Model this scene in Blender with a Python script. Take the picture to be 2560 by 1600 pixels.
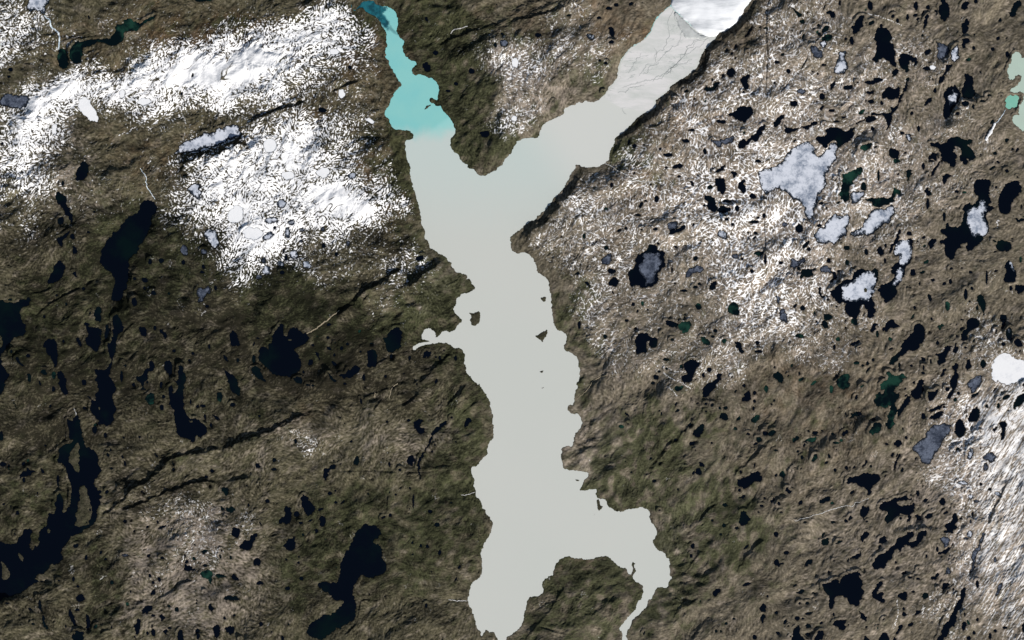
import bpy, math, random, time
import numpy as np
from mathutils.geometry import delaunay_2d_cdt
from mathutils import Vector, Matrix
T0 = time.time()
S = bpy.context.scene
for o in list(bpy.data.objects): bpy.data.objects.remove(o)
# ---------------------------------------------------------------- camera, sky, sun, exposure
# one unit is about a hundred metres; x east, y north, z up; the frame is 1024 x 640 units
CAM_H = 6000.0
cam_d = bpy.data.cameras.new('camera'); cam = bpy.data.objects.new('camera', cam_d)
S.collection.objects.link(cam); S.camera = cam
cam.location = (0, 0, CAM_H); cam.rotation_euler = (0, 0, 0)
cam_d.sensor_width = 36.0; cam_d.lens = 36.0*CAM_H/1024.0
cam_d.clip_start = 10.0; cam_d.clip_end = 30000.0
SUN_EL, SUN_AZ = math.radians(34), math.radians(147)
W = bpy.data.worlds.new('World'); S.world = W; W.use_nodes = True
wn = W.node_tree; bgn = wn.nodes['Background']
sky = wn.nodes.new('ShaderNodeTexSky'); sky.sky_type = 'NISHITA'; sky.sun_disc = False
sky.sun_elevation = SUN_EL; sky.sun_rotation = SUN_AZ
wn.links.new(sky.outputs[0], bgn.inputs[0]); bgn.inputs[1].default_value = 0.05
sl = bpy.data.lights.new('sun', 'SUN'); sl.energy = 4.0; sl.angle = math.radians(0.5); sl.color = (1.0, 0.965, 0.92)
so = bpy.data.objects.new('sun', sl); S.collection.objects.link(so)
sd = Vector((math.sin(SUN_AZ)*math.cos(SUN_EL), math.cos(SUN_AZ)*math.cos(SUN_EL), math.sin(SUN_EL)))
so.rotation_euler = sd.to_track_quat('Z', 'Y').to_euler(); so.location = (0, 0, 500)
S.view_settings.view_transform = 'Standard'; S.view_settings.look = 'None'
S.view_settings.exposure = 0.45; S.view_settings.gamma = 1.0
# ---------------------------------------------------------------- map data
# survey sheets, four across and four down; each sheet has its own local grid (3.78 units per survey pixel)
MAIN = """10:895,30 930,100 960,75 1000,20 1060,5 1115,10 1130,40 1190,60 1260,70 1300,95 1325,130 1330,160 1340,190 1340,240 1330,270 1335,320 1360,360 1400,385 1395,420 1380,440 1390,490 1410,530 1450,565 1510,580 1520,610 1480,640 1470,670 1500,715 1540,700 1590,715 1635,740 1665,735 1700,770 1725,810 1730,850 1720,900 1712,950 1680,935 1655,920 1635,945 1650,970 1690,985 1695,1000 1745,1000 1770,1050 1820,1100 1855,1150 1870,1200 1885,1250 1870,1280 1840,1305 1838,1350 1845,1400 1870,1440 1915,1460 1925,1500
11:1935,0 1970,30 2000,75 2060,85 2090,130 2120,150 2165,150 2220,120 2290,70 2340,20 2352,-10
10:2380,1480 2415,1450
20:0,1420 30,1370 80,1320 150,1305 190,1300 240,1305 260,1280 262,1240 290,1180 330,1150 400,1120 470,1090 495,1065 490,1030 550,1000 620,965 700,950 740,965 790,960 850,920 900,850 960,780 1000,690 1015,600 1060,520 1110,455 1190,410 1260,360 1310,300 1330,240 1345,200 1400,130 1450,85 1500,50 1510,0 1530,-250 2330,-250 2265,0 2200,80 2140,200 2060,270 1960,310 1930,350 1890,390 1850,440 1800,500 1775,560 1770,600 1700,680 1620,740 1560,770 1490,820 1490,850 1440,890 1400,920 1355,945 1360,1010 1300,1055 1250,1065 1200,1100 1150,1150 1090,1220 1040,1260 990,1290 970,1310 970,1350 940,1400 920,1450 918,1500
21:915,0 880,30 820,65 740,70 680,68 640,45 600,42 585,100 555,130 540,180 500,250 430,330 370,400 320,470 250,530 160,590 90,650 30,690 0,715
11:2400,740 2405,800 2415,845
21:10,865 60,890 110,870 160,890 200,930 225,980 235,1050 280,1085 330,1120 350,1160 355,1230 370,1300 378,1400 388,1500
22:390,0 400,50 430,95 480,110 520,150 515,190 490,240 500,290 560,310 610,345 630,390 625,440 645,470 640,530 610,600 595,680 590,780 530,810 525,850 560,885 610,880 640,905 655,940 655,1000 630,1040 585,1100 580,1160 565,1200 520,1185 465,1215 460,1280 475,1340 490,1410 600,1420 680,1435 725,1445 720,1480 690,1505
23:680,0 665,50 635,100 700,100 760,88 800,85 800,170 870,180 895,200 900,240 940,265 980,295 1030,305 1090,275 1160,270 1230,252 1280,275 1305,310 1315,400 1350,440 1372,490 1360,530 1328,570 1345,620 1390,670 1430,680 1460,730 1495,780 1490,850 1520,930 1480,960 1465,1020 1400,1010 1360,1030 1340,1080 1280,1140 1275,1200 1230,1240 1160,1300 1120,1380 1085,1430 1090,1512 1090,1900 1040,1900 1040,1512 1040,1430 1010,1405 1060,1340 1120,1270 1170,1220 1180,1160 1220,1130 1240,1060 1240,1000 1200,975 1145,935 1142,900 1175,860 1150,820 1170,790 1140,772 1130,800 1140,860 1125,895 1100,890 1080,830 1010,820 955,770 900,715 830,722 770,745 700,752 620,740 570,735 510,720 450,750 415,790 400,850 330,920 280,980 300,1040 280,1080 200,1100 140,1140 135,1190 115,1250 115,1310 75,1400 30,1435 0,1460
13:2400,1470 2360,1500 2350,1600 2300,1600 2285,1500 2250,1440 2170,1410 2150,1450 2130,1480 2090,1400 2060,1300 2040,1220 2010,1180 2000,1130 2015,1060 2030,990 2060,955 2120,920 2140,850 2135,760 2120,700 2140,640 2180,560 2215,510 2230,450 2240,400 2180,320 2120,200 2070,90 2060,30 2066,5
12:2065,1505 2035,1450 2035,1390 2100,1370 2150,1300 2190,1270 2195,1180 2245,1110 2240,1050 2235,950 2225,850 2200,750 2150,670 2128,640 2110,598 2100,615 2050,570 1990,500 1980,430 1970,380 1978,330 1950,280 1915,260 1880,270 1840,235 1800,212 1730,215 1640,230 1560,245 1520,270 1490,290 1480,250 1540,220 1600,208 1645,204 1610,192 1565,180 1565,140 1590,90 1640,72 1690,110 1700,160 1685,178 1730,150 1770,100 1830,115 1880,95 1910,40 1945,20 1946,5
11:1945,1505 1900,1465 1860,1410 1890,1370 1895,1310 1940,1265 2010,1255 2078,1215 2030,1140 1990,1085 1930,1065 1895,1065 1850,1010 1810,950 1770,900 1700,860 1640,835 1635,780 1590,740 1600,670 1560,600 1550,500 1530,400 1480,260 1455,150 1455,40 1430,5
10:1425,1505 1420,1450 1405,1350 1420,1325 1485,1310 1490,1270 1440,1230 1350,1225 1290,1210 1260,1150 1255,1120 1220,1100 1220,1040 1280,930 1310,870 1375,810 1375,790 1330,730 1300,680 1275,640 1255,570 1220,540 1220,480 1245,440 1230,370 1230,300 1190,250 1180,210 1140,160 1060,120 1010,70 980,70 935,105 910,80"""
FJORD = """02:635,930 690,960 715,905 745,895 760,980 775,1060 800,1150 810,1200 870,1220 910,1250 935,1300 930,1370 970,1420 940,1450 900,1505
03:895,0 900,60 960,100 970,160 935,180 940,250 910,380 860,440 800,460 780,490 700,520 640,580 590,640 600,740 560,790 480,790 440,860 360,890 330,940 470,935 430,955 330,975 250,1030 120,1090 0,1140 -150,1170 -150,560 0,575 60,600 160,600 180,540 220,510 230,460 300,460 315,490 290,520 300,560 280,610 310,670 380,600 375,520 410,450 450,430 450,380 460,310 530,300 540,180 560,120 590,150 605,220 590,300 620,310 670,240 680,130 680,60 662,5
02:655,1505 640,1440 600,1350 545,1345 560,1280 560,1210 610,1175 670,1170 700,1130 650,1110 660,1060 640,980"""
CHAIN = """01:1070,1480 1110,1455 1140,1500
02:1145,0 1160,40 1180,70 1120,140 1100,200 1095,300 1070,350 1060,430 1045,480 1050,560 1085,610 1100,660 1060,710 1075,770 1110,840 1070,900 1085,940 1050,990 930,995 940,950 900,910 860,860 855,820 870,790 850,740 820,710 870,750 910,770 900,700 940,670 930,600 895,560 925,530 890,460 940,475 1000,470 1035,430 1040,340 1025,280 1020,215 1060,200 1070,100 1070,10"""
WESTEDGE = """01:0,1320 60,1350 180,1345 190,1320 280,1295 300,1320 280,1370 200,1400 205,1500
02:210,0 250,45 235,150 160,155 120,180 90,250 40,290 10,350 20,420 70,490 80,550 45,580 45,660 0,720 -150,720
01:-150,1320"""
BIGICE = """30:150,1500 200,1430 260,1380 330,1350 380,1330 430,1380 440,1450 470,1490 540,1430 590,1350 640,1340 640,1440 650,1500
31:600,40 540,130 550,230 500,310 460,330 460,400 440,450 420,540 390,570 360,540 340,500 320,420 280,380 200,340 170,300 90,260 20,300 -20,330 -40,300 -70,250 -90,150 -95,110 -40,80 60,70 130,20"""
GLACIER = "20:1500,50 1540,100 1600,150 1660,210 1720,270 1790,320 1860,348 1920,345 1960,305 2060,265 2140,195 2200,75 2265,0 2330,-220 1560,-220 1512,0"
DELTA = "20:1500,55 1540,105 1600,155 1660,215 1720,275 1790,325 1860,353 1920,350 1885,390 1845,440 1795,500 1770,560 1765,600 1695,680 1615,740 1555,770 1485,820 1485,850 1435,890 1395,920 1350,945 1355,1010 1300,1052 1200,1060 1050,1040 940,985 865,925 905,850 965,780 1005,690 1020,600 1065,520 1115,455 1195,410 1265,360 1315,300 1335,240 1350,200 1405,130 1455,85"
MORAINE = "20:1530,102 1590,155 1650,215 1710,275 1780,325 1855,357 1740,366 1640,362 1600,300 1560,200"
LAKES = {
'00': """i 265,-40 255,80 290,120 340,95 380,110 420,140 440,100 430,60 465,40 470,-40
g 1165,240 1200,185 1240,180 1290,210 1330,235 1370,195 1430,165 1480,140 1470,175 1400,210 1330,255 1300,300 1230,300 1190,290 1180,370 1110,430 1050,440 980,400 880,430 790,450 785,520 770,600 730,610 690,590 660,540 665,490 690,440 720,400 790,400 840,380 930,375 1050,375 1060,340 1090,320 1110,230
g 555,480 600,460 635,490 650,550 640,640 600,655 565,630 545,540
g 1835,5 1900,25 1980,20 2020,0 2020,-40 1835,-40
k 0,960 60,880 160,905 240,900 285,930 250,1010 200,1025 90,1015 10,1000
w 740,980 790,915 830,930 880,1010 930,1090 930,1160 860,1140 790,1080 750,1030
i 1640,1460 1700,1370 1850,1300 2000,1255 2060,1210 2180,1180 2250,1180 2290,1270 2230,1300 2100,1350 1950,1390 1800,1440 1690,1450
w 495,1190 520,1170 545,1200 535,1270 510,1275
d@105,660,22,18;d@90,725,16,12;w@1365,965,60,35;w@1160,890,28,40""",
'10': """d 1570,600 1610,580 1650,625 1650,665 1610,680 1585,650
d@1695,500,25,25;d@2035,670,30,26;d@1890,790,20,15;d@1815,860,22,12;d@2160,1265,46,30;d@625,1040,45,25,-20;k@2340,410,40,35;w@810,890,33,45;w@125,1370,65,65;w@740,490,46,30;w@1080,1140,42,20,-25;d@2325,325,14,14;d@2260,430,16,22""",
'20': """d 905,260 940,250 970,310 960,350 925,340
i 690,330 780,330 780,380 720,375
d@245,335,32,20;d@935,400,24,18;w@30,600,36,45;w@20,1120,30,26;d@1970,1150,46,18;d@1695,1230,40,12;d@1640,1330,35,18;d@1820,1430,18,30;d@1470,1465,50,15;d@915,80,30,16;d@985,50,25,18;d@820,170,20,14;d@885,598,20,12;d@830,573,14,12
d 2035,660 2090,640 2110,680 2085,730 2035,725
d 2150,750 2230,700 2250,720 2215,770 2240,830 2200,850 2165,790
d 1800,835 1920,780 1965,770 1940,820 1880,860 1840,865
d 2030,1085 2110,1050 2180,1000 2260,1010 2280,1070 2240,1110 2200,1165 2140,1140 2080,1100
k 1870,1310 1930,1330 2000,1320 2060,1300 2100,1290 2080,1350 2030,1360 1960,1400 1920,1370
d 2130,1370 2160,1320 2260,1300 2370,1170 2395,1190 2350,1280 2250,1330 2210,1380 2140,1410
d 2190,350 2240,270 2275,240 2260,280 2210,350""",
'30': """d 205,65 270,105 325,140 290,170 260,130
d@320,205,25,20;d@960,55,30,40;d@785,385,20,40;d@535,280,45,24,35;d@755,830,50,20,10;d@510,915,25,30;d@240,980,40,25;d@600,1045,28,15;g@880,1060,36,16,45;d@1395,60,20,40;d@1510,70,18,20;d@1315,165,15,30;d@1505,495,35,24,45;w@1552,640,30,22;d@1860,980,36,28;d@2255,515,20,30;d@2120,465,18,18;d@970,1120,55,30,15;d@1420,1215,15,30;d@970,960,30,20;d@1070,975,16,20;d@190,675,18,22;d@525,615,28,10;d@710,1108,24,10;d@645,1150,34,9;d@430,1165,38,14,10;g@970,220,30,18,20;k@310,865,40,22;d@1220,195,14,20;d@1575,855,16,26;d@1940,455,16,16;g@1890,565,26,16;d@2140,1450,22,16;d@1960,15,18,24;d@840,780,12,8;d@80,590,26,16
d 535,115 620,110 635,145 600,175
d 775,260 830,190 860,155 910,145 890,190 895,250 840,310 795,330 800,290
g 500,360 550,325 610,340 580,385 520,390
i 480,400 540,380 555,420 520,460 485,430
k 395,430 450,440 510,490 515,540 440,550 400,490
i 660,490 740,480 745,610 740,670 680,700 620,690 620,650 645,590
d 580,800 620,770 640,720 625,820 590,855
d 1000,370 1020,280 1065,220 1130,280 1165,350 1180,430 1205,500 1190,570 1210,640 1160,620 1120,570 1050,560 985,580 975,560 1010,530 1020,440
d 1240,520 1290,505 1350,530 1400,545 1415,590 1370,640 1385,590 1330,570 1320,620 1330,670 1300,690 1250,640 1230,590
d 1300,740 1335,730 1310,830 1270,910 1240,980 1190,1060 1165,1080 1170,1140 1140,1200 1110,1240 1120,1140 1090,1095 1040,1090 940,1110 880,1150 820,1180 850,1150 930,1100 1050,1075 1150,1070 1220,990 1270,870 1300,790
d 1165,730 1165,680 1215,650 1225,690 1195,720
d 900,775 980,770 1010,735 1090,750 1040,780 990,800 930,795
d 1075,880 1140,820 1190,850 1240,810 1235,930 1150,945 1070,930
d 915,870 1000,850 990,885 950,895
d 1465,1000 1510,930 1550,920 1545,955 1500,990
d 1460,290 1465,200 1500,130 1520,150 1500,220 1475,270
d 1605,80 1640,-40 1680,-40 1710,60 1715,140 1665,210 1630,180
d 1815,60 1860,15 1900,30 1880,80 1850,100
d 2275,150 2300,70 2340,10 2385,10 2390,50 2350,90 2335,150 2300,165
d 1825,230 1875,170 1900,210 1890,290 1840,325 1830,290
d 1825,370 1880,360 1905,390 1850,460 1825,440
k 1580,390 1640,410 1700,440 1710,500 1650,560 1600,570 1600,480
i 1730,470 1785,415 1800,470 1760,600 1720,560 1715,510
d 1730,605 1740,620 1680,690 1660,750 1610,800 1605,770 1660,690
d 1450,655 1490,628 1510,630 1535,655 1500,668
D 1655,880 1700,830 1765,795 1810,880 1800,960 1760,1000 1730,1060 1690,1130 1645,1090 1665,990 1670,940 / 1695,925 1745,835 1790,890 1785,950 1740,970 1712,1005
d 1850,690 1900,710 1940,770 1930,830 1960,900 1900,940 1830,920 1820,860 1850,800
d 1985,960 2080,890 2110,900 2060,950 2010,970
m 2330,490 2370,500 2390,550 2420,560 2700,560 2700,1220 2380,1225 2340,1190 2305,1160 2305,1100 2370,1090 2360,1030 2410,950 2419,880 2340,880 2280,870 2290,840 2350,810 2390,750 2370,705 2330,720 2310,760 2275,760 2255,680 2270,610 2295,590 2300,520
n 2235,940 2280,898 2340,900 2370,925 2355,980 2330,1020 2270,1035 2240,1010
s 2130,1160 2150,1170 2110,1260 2060,1340 2040,1320 2090,1240
d 540,1220 640,1200 690,1220 730,1250 820,1200 810,1280 760,1340 700,1370 655,1400 640,1325 590,1335 560,1400 520,1390 480,1350 440,1310 470,1290 540,1290
g 860,1400 900,1370 980,1350 960,1400 900,1430 870,1410
i 1285,1270 1350,1270 1360,1310 1330,1350 1300,1300
d 1230,1235 1290,1255 1278,1275
d 1520,1350 1600,1345 1650,1365 1720,1300 1780,1290 1870,1330 1930,1320 1920,1350 1870,1370 1930,1420 1950,1512 1800,1530 1830,1440 1790,1380 1740,1420 1760,1530 1640,1530 1620,1420 1580,1390 1530,1380
d 1140,1400 1200,1410 1240,1440 1230,1512 1150,1490
d 1500,1512 1550,1440 1600,1450 1590,1525
d 45,1160 100,1100 155,1080 155,1110 100,1180 65,1210
d 150,1170 165,1210 260,1215 350,1190 460,1160 440,1175 300,1210 250,1240 190,1260 155,1250""",
'01': """d 715,190 730,100 780,15 820,20 850,100 830,160 790,195
d 525,350 550,290 600,330 635,370 630,430 670,490 695,580 680,600 650,540 600,460 545,410
d@580,575,32,40;d@690,725,25,25;d@1420,960,18,30;d@1525,950,25,22;k@1745,855,36,50;k@1930,870,30,25;d@1735,965,18,22;d@1370,1135,32,24;d@1365,1210,14,18;d@1455,1255,26,20;d@2040,1210,15,25;d@1960,1382,18,15;d@600,220,15,22;d@1925,1010,14,22;d@1915,1060,22,12;d@100,1320,18,12;d@1275,1122,18,14;d@1600,1262,12,12;d@630,1362,12,18;d@420,1478,10,16;d@540,1278,14,9;d@840,683,16,10;d@895,490,10,10;d@790,1215,16,14
d 540,740 600,720 670,660 650,710 600,750 590,830 560,800
d 690,800 740,860 710,890 690,870
d 445,1165 480,1080 510,1040 520,990 570,945 605,980 610,1050 590,1110 520,1160
d 690,1040 720,1055 735,1105 715,1110
d 1350,390 1400,375 1460,395 1485,450 1470,500 1435,530 1430,600 1400,680 1360,760 1310,850 1240,910 1210,950 1225,1010 1200,1150 1160,1250 1150,1310 1120,1335 1045,1320 1060,1250 1080,1190 1085,1120 1055,1060 1000,1040 960,990 945,930 955,850 1010,760 1070,690 1130,650 1190,560 1250,525 1300,500 1320,430
i 1765,280 1815,230 1895,215 1905,350 1870,370 1820,330
i 1930,690 1990,640 2040,660 2060,720 2080,800 2040,840 2000,820 1960,750
w 2150,520 2220,420 2290,450 2300,560 2230,600 2160,580
w 2290,680 2350,630 2440,640 2500,700 2419,760 2320,740
k 1860,1250 1880,1210 1950,1210 1975,1180 2000,1260 1930,1300 1870,1355
d 1250,1310 1280,1295 1300,1350 1270,1385 1250,1360
d 890,1430 930,1380 965,1400 960,1512 945,1530 900,1520""",
'11': """d 1505,945 1520,910 1555,900 1585,910 1570,940 1530,955
i@245,410,48,40;i@150,570,62,30;i@335,590,30,24;i@300,690,28,50;i@115,720,32,60,-60;i@360,890,40,42,-40;i@480,990,40,35,-40;i@235,980,34,26,-40;i@100,1040,38,45;k@75,950,24,26;k@30,1105,30,22;d@250,1062,20,20;k@635,655,20,26;k@870,790,20,26;i@435,660,24,16;k@430,765,18,12;d@285,925,14,26;d@760,890,16,22;w@640,120,60,45;w@300,150,60,40;i@910,150,40,30;d@640,810,18,22;d@180,640,14,14;d@265,855,12,22""",
'21': """d 1515,60 1560,35 1615,45 1605,75 1530,85
d 1900,115 1960,80 2010,40 2000,100 1960,115
d 1915,180 1960,160 2010,170 2020,280 1990,330 1940,290
d 2060,110 2110,110 2130,130 2095,180
d 2130,250 2160,200 2220,180 2180,230 2215,280 2190,320 2150,280
d 1810,345 1860,335 1910,360 1930,420 1920,490 1890,490 1860,465 1790,430 1860,400 1815,370
d 1930,480 1980,425 2070,455 2050,490 1960,500
k 1465,600 1530,580 1565,590 1560,640 1490,680 1470,640
d 1475,690 1560,655 1590,640 1620,610 1640,640 1580,680 1500,705
i 1930,710 1960,655 2010,670 2035,740 1990,745
D 1160,940 1220,880 1280,850 1290,800 1360,800 1380,860 1450,870 1440,950 1410,1040 1370,1090 1380,1150 1330,1190 1260,1210 1190,1180 1120,1200 1100,1110 1110,1040 1160,1010 / k 1230,900 1300,870 1400,880 1420,960 1390,1040 1340,1090 1350,1150 1260,1190 1240,1100 1200,1050 1190,1000 1240,970
k 840,980 900,890 940,880 935,970 890,990
d 900,1170 960,1100 1015,1140 980,1200 950,1190
k 1640,1060 1720,1010 1750,990 1820,1040 1740,1060 1680,1100 1635,1115
d 1855,1210 1890,1150 1935,1145 1920,1220 1880,1230
d 680,1150 720,1150 740,1220
d 1190,440 1230,390 1245,410 1210,460
d 580,1090 625,1050 640,1075
d@2030,390,38,14;d@2125,455,22,32;d@1365,365,25,32;d@1350,655,24,14;d@1380,790,12,12;d@940,1050,38,24;d@1730,1200,24,14;d@1770,1170,16,14;d@1730,930,25,20;g@2330,885,42,22;d@1190,520,32,10;d@2025,560,20,14;d@2275,340,32,25;g@1760,1385,30,32;g@2090,1410,50,68,20;d@2300,690,18,14;d@1545,820,14,12;g@680,720,14,26;g@890,830,24,20;d@2388,940,13,55;d@1700,220,14,30,20;d@1455,72,16,10;d@1578,155,18,9;d@2080,610,16,14;g@885,460,16,12;d@1075,645,14,14;g@1870,255,26,20,30;d@1510,1030,8,40;d@1145,1362,16,22;g@1230,1355,16,22;d@1620,1235,36,12;d@1280,1415,10,10;k@2105,910,34,22;d@2290,585,46,14;d@2260,1050,20,20;d@2320,10,30,14;d@2380,525,14,24;d@2170,935,14,12""",
'31': """g 685,370 690,250 700,190 750,120 850,70 900,80 840,150 790,220 760,300 765,380 720,400
i 770,330 800,300 905,290 900,340 840,400 790,420
g 900,370 960,360 1050,350 1150,370 1190,250 1210,280 1180,370 1200,390 1130,420 1050,450 1000,440 980,400
i 780,680 830,660 870,650 900,590 950,520 1000,460 1100,470 1160,420 1190,450 1190,500 1140,600 1050,630 990,700 860,715 770,710
i 430,710 480,640 530,640 540,590 630,500 680,530 780,530 760,600 730,640 740,720 700,720 650,770 620,810 580,770 500,790 440,740
k 215,930 340,915 355,960 290,990 240,1030 200,1010 220,970
d 310,1040 360,1030 400,1035 455,1015 420,1090 370,1110 310,1080
k 485,1020 530,990 600,1020 600,1070 520,1060
d 590,1045 640,1060 655,1120 600,1160 580,1150 620,1110
D 600,1240 660,1180 700,1140 790,1130 810,1060 850,1030 920,1040 1030,1020 1040,1100 1020,1160 1000,1220 970,1300 1000,1350 1020,1420 1000,1480 930,1490 940,1420 900,1360 870,1380 860,1450 820,1512 750,1470 720,1410 740,1350 660,1360 600,1290 570,1230 / 690,1190 790,1150 870,1080 950,1045 1010,1070 1020,1140 990,1200 965,1290 950,1335 870,1320 780,1340 720,1330 690,1270
D 1200,765 1240,760 1340,740 1370,760 1355,860 1350,960 1300,1000 1285,1080 1250,1150 1200,1200 1220,1240 1190,1290 1110,1360 1060,1290 1030,1230 1060,1180 1140,1160 1200,1090 1150,1060 1170,1000 1240,960 1190,900 1175,870 / 1210,785 1330,750 1350,830 1345,920 1290,995 1235,985 1255,910 1190,895 1200,830 / 1220,1020 1280,1030 1270,1110 1200,1190 1165,1180 1210,1100
d 1135,880 1190,770 1230,650 1255,670 1230,750 1165,870
d 1020,850 1060,815 1095,850 1090,900 1040,895
d 1300,100 1355,90 1360,130 1330,160 1310,210 1305,150
d 1640,150 1700,130 1750,150 1690,170 1665,235 1645,210
d 1465,290 1500,255 1535,300 1510,350
d 1720,-20 1760,-20 1760,70 1710,60
d 1535,150 1560,80 1630,0 1650,0 1590,80 1545,160
D 1940,280 1950,200 2000,180 2090,185 2100,230 2080,290 2090,350 2110,400 2070,430 2145,450 2100,480 2060,500 2060,560 2085,640 2060,700 2010,770 1950,820 1880,870 1860,820 1890,780 1820,790 1780,850 1750,940 1700,930 1660,870 1670,800 1620,790 1620,760 1700,730 1640,700 1620,660 1670,650 1690,585 1730,640 1800,640 1840,560 1830,450 1870,415 1950,420 1980,380 1980,340 1950,320 / 1870,490 1910,460 1980,450 1990,390 2050,385 2060,480 2030,540 2060,600 2075,660 2040,720 1940,735 1900,660 1870,600 1880,540
d 2170,450 2180,330 2220,260 2300,200 2370,200 2395,260 2340,350 2290,410 2280,500 2220,515
d 2140,820 2180,750 2250,765 2300,800 2270,860 2180,865
D 2220,1010 2270,940 2310,990 2345,1080 2330,1150 2300,1160 2210,1140 2250,1050 / 2270,970 2295,965 2325,1040 2320,1060 2290,1020
d 2330,1175 2400,1180 2440,1200 2400,1250 2350,1270
d 2330,545 2419,555 2419,570 2350,590
d 1970,1290 2010,1265 2055,1350 2050,1400 2030,1480 2010,1400 1980,1350
d 1500,790 1570,740 1590,760 1530,850
d 470,1210 500,1200 495,1270 540,1290 510,1310 475,1260
k 100,1420 150,1400 175,1480 180,1540 120,1530
k 65,1280 110,1290 100,1370 80,1340
d@900,255,28,40;d@295,645,35,48;d@355,800,16,46,-50;d@570,950,20,24;d@1330,695,28,20;d@925,870,18,28;d@1105,810,12,18;d@1040,150,12,55;d@1505,410,15,55;d@1660,530,16,42;d@1860,1265,20,50;d@1525,1300,18,42,20;d@1365,1060,28,35;d@1720,1145,16,24;d@1660,1170,22,14,30;d@325,1400,28,25;g@560,1480,45,30;g@1690,1380,25,45;d@2220,1490,35,30;g@740,830,30,20;k@155,610,26,26;d@1920,1215,14,18;d@1100,950,12,24;g@1490,965,28,14,30;g@745,970,20,28;d@2250,105,18,16;g@2115,75,34,12,35;d@1555,1135,20,14;d@1910,1060,16,14;g@1455,1060,26,12,20;d@2060,1110,10,60;d@120,970,20,14;d@2290,1210,16,22;d@1465,732,20,12,20;d@1900,1335,12,10;d@1380,1395,14,16;g@2380,940,12,30;g@1530,320,12,12;d@480,620,24,16;d@500,410,24,12;d@2170,20,20,10,-30;d@1465,60,14,34;d@1780,300,20,14;g@1850,305,22,10;g@1210,10,34,20;d@1860,15,26,28;d@1540,10,28,10;g@1225,300,20,30,50""",
'02': """d 795,30 815,15 840,70 900,70 930,65 970,90 960,200 920,310 870,270 820,230 805,180 840,140 820,90
d 1000,50 1030,20 1025,170 1000,185 985,150
d 430,200 470,175 520,180 545,220 550,330 545,430 520,450 495,370 450,320 440,260 410,255
d 545,490 580,475 610,520 630,640 650,700 620,710 590,680 560,600 550,540
d 155,355 180,345 200,400 245,440 190,415 165,385
d 260,505 300,510 300,590 270,575
d 355,540 370,560 400,620 380,615
g 390,480 430,460 455,520 410,510
d 725,155 770,200 770,260 740,230
d 1315,75 1340,65 1385,80 1390,150 1350,155 1325,110
d 1510,90 1540,85 1580,125 1565,185 1545,140 1515,120
d 2170,140 2200,95 2235,120 2250,180 2275,240 2195,250 2180,200
d 2110,320 2150,350 2160,400 2130,380
d 1410,400 1440,380 1470,440 1450,480 1400,480 1400,560 1360,590 1390,665 1330,660 1345,610 1290,560 1290,530 1350,520 1380,460 1420,455
d 1550,430 1590,375 1625,400 1630,500 1610,535 1570,490
d 1690,430 1735,430 1765,550 1740,610 1735,680 1740,800 1760,880 1800,930 1880,940 1940,990 1965,1050 1940,1085 1850,1085 1840,1160 1760,1110 1700,1105 1665,1020 1650,950 1655,900 1610,790 1600,700 1600,640 1625,610 1640,640 1625,685 1660,690 1690,640 1660,580 1630,560 1690,570 1685,500
g 1380,720 1430,680 1465,720 1460,790 1420,800 1390,770
d 1155,390 1200,420 1195,445 1170,430
d 2100,440 2150,490 2210,520 2245,590 2270,710 2250,715 2220,690 2190,680 2160,580 2130,510
d 2000,885 2060,910 2085,940 2050,945
d 125,770 145,780 170,840 150,830
d 1460,1245 1500,1290 1480,1295
d 190,1500 210,1440 270,1390 290,1420 345,1430 260,1470
g@515,520,20,32;d@115,297,12,18;d@1150,530,15,60;d@1265,610,16,18;d@800,590,25,28;d@1525,610,15,35;d@1535,825,20,30;d@2250,380,14,22;d@20,1095,20,45;d@895,1035,27,34;d@995,1085,18,24;d@1640,1410,14,16;d@2005,1425,22,18;d@1825,315,16,14;d@1645,290,18,16;d@1185,1355,12,24;d@1950,1480,20,12;d@2200,800,25,20;g@2080,720,30,45;d@1920,810,24,14;d@1995,990,14,22;d@2400,370,20,44;d@510,650,16,28;d@605,200,12,14;d@1550,722,18,16;d@800,830,18,14;d@1465,75,14,22;d@1980,250,10,24;d@1940,915,10,30;d@1805,770,8,28;d@1870,815,14,14;d@30,1360,30,20;d@548,1495,14,30;d@1790,380,12,14;d@1055,1400,16,10;d@1170,1110,10,10;d@430,1185,10,8;d@275,335,20,16;d@1395,585,12,12""",
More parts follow.
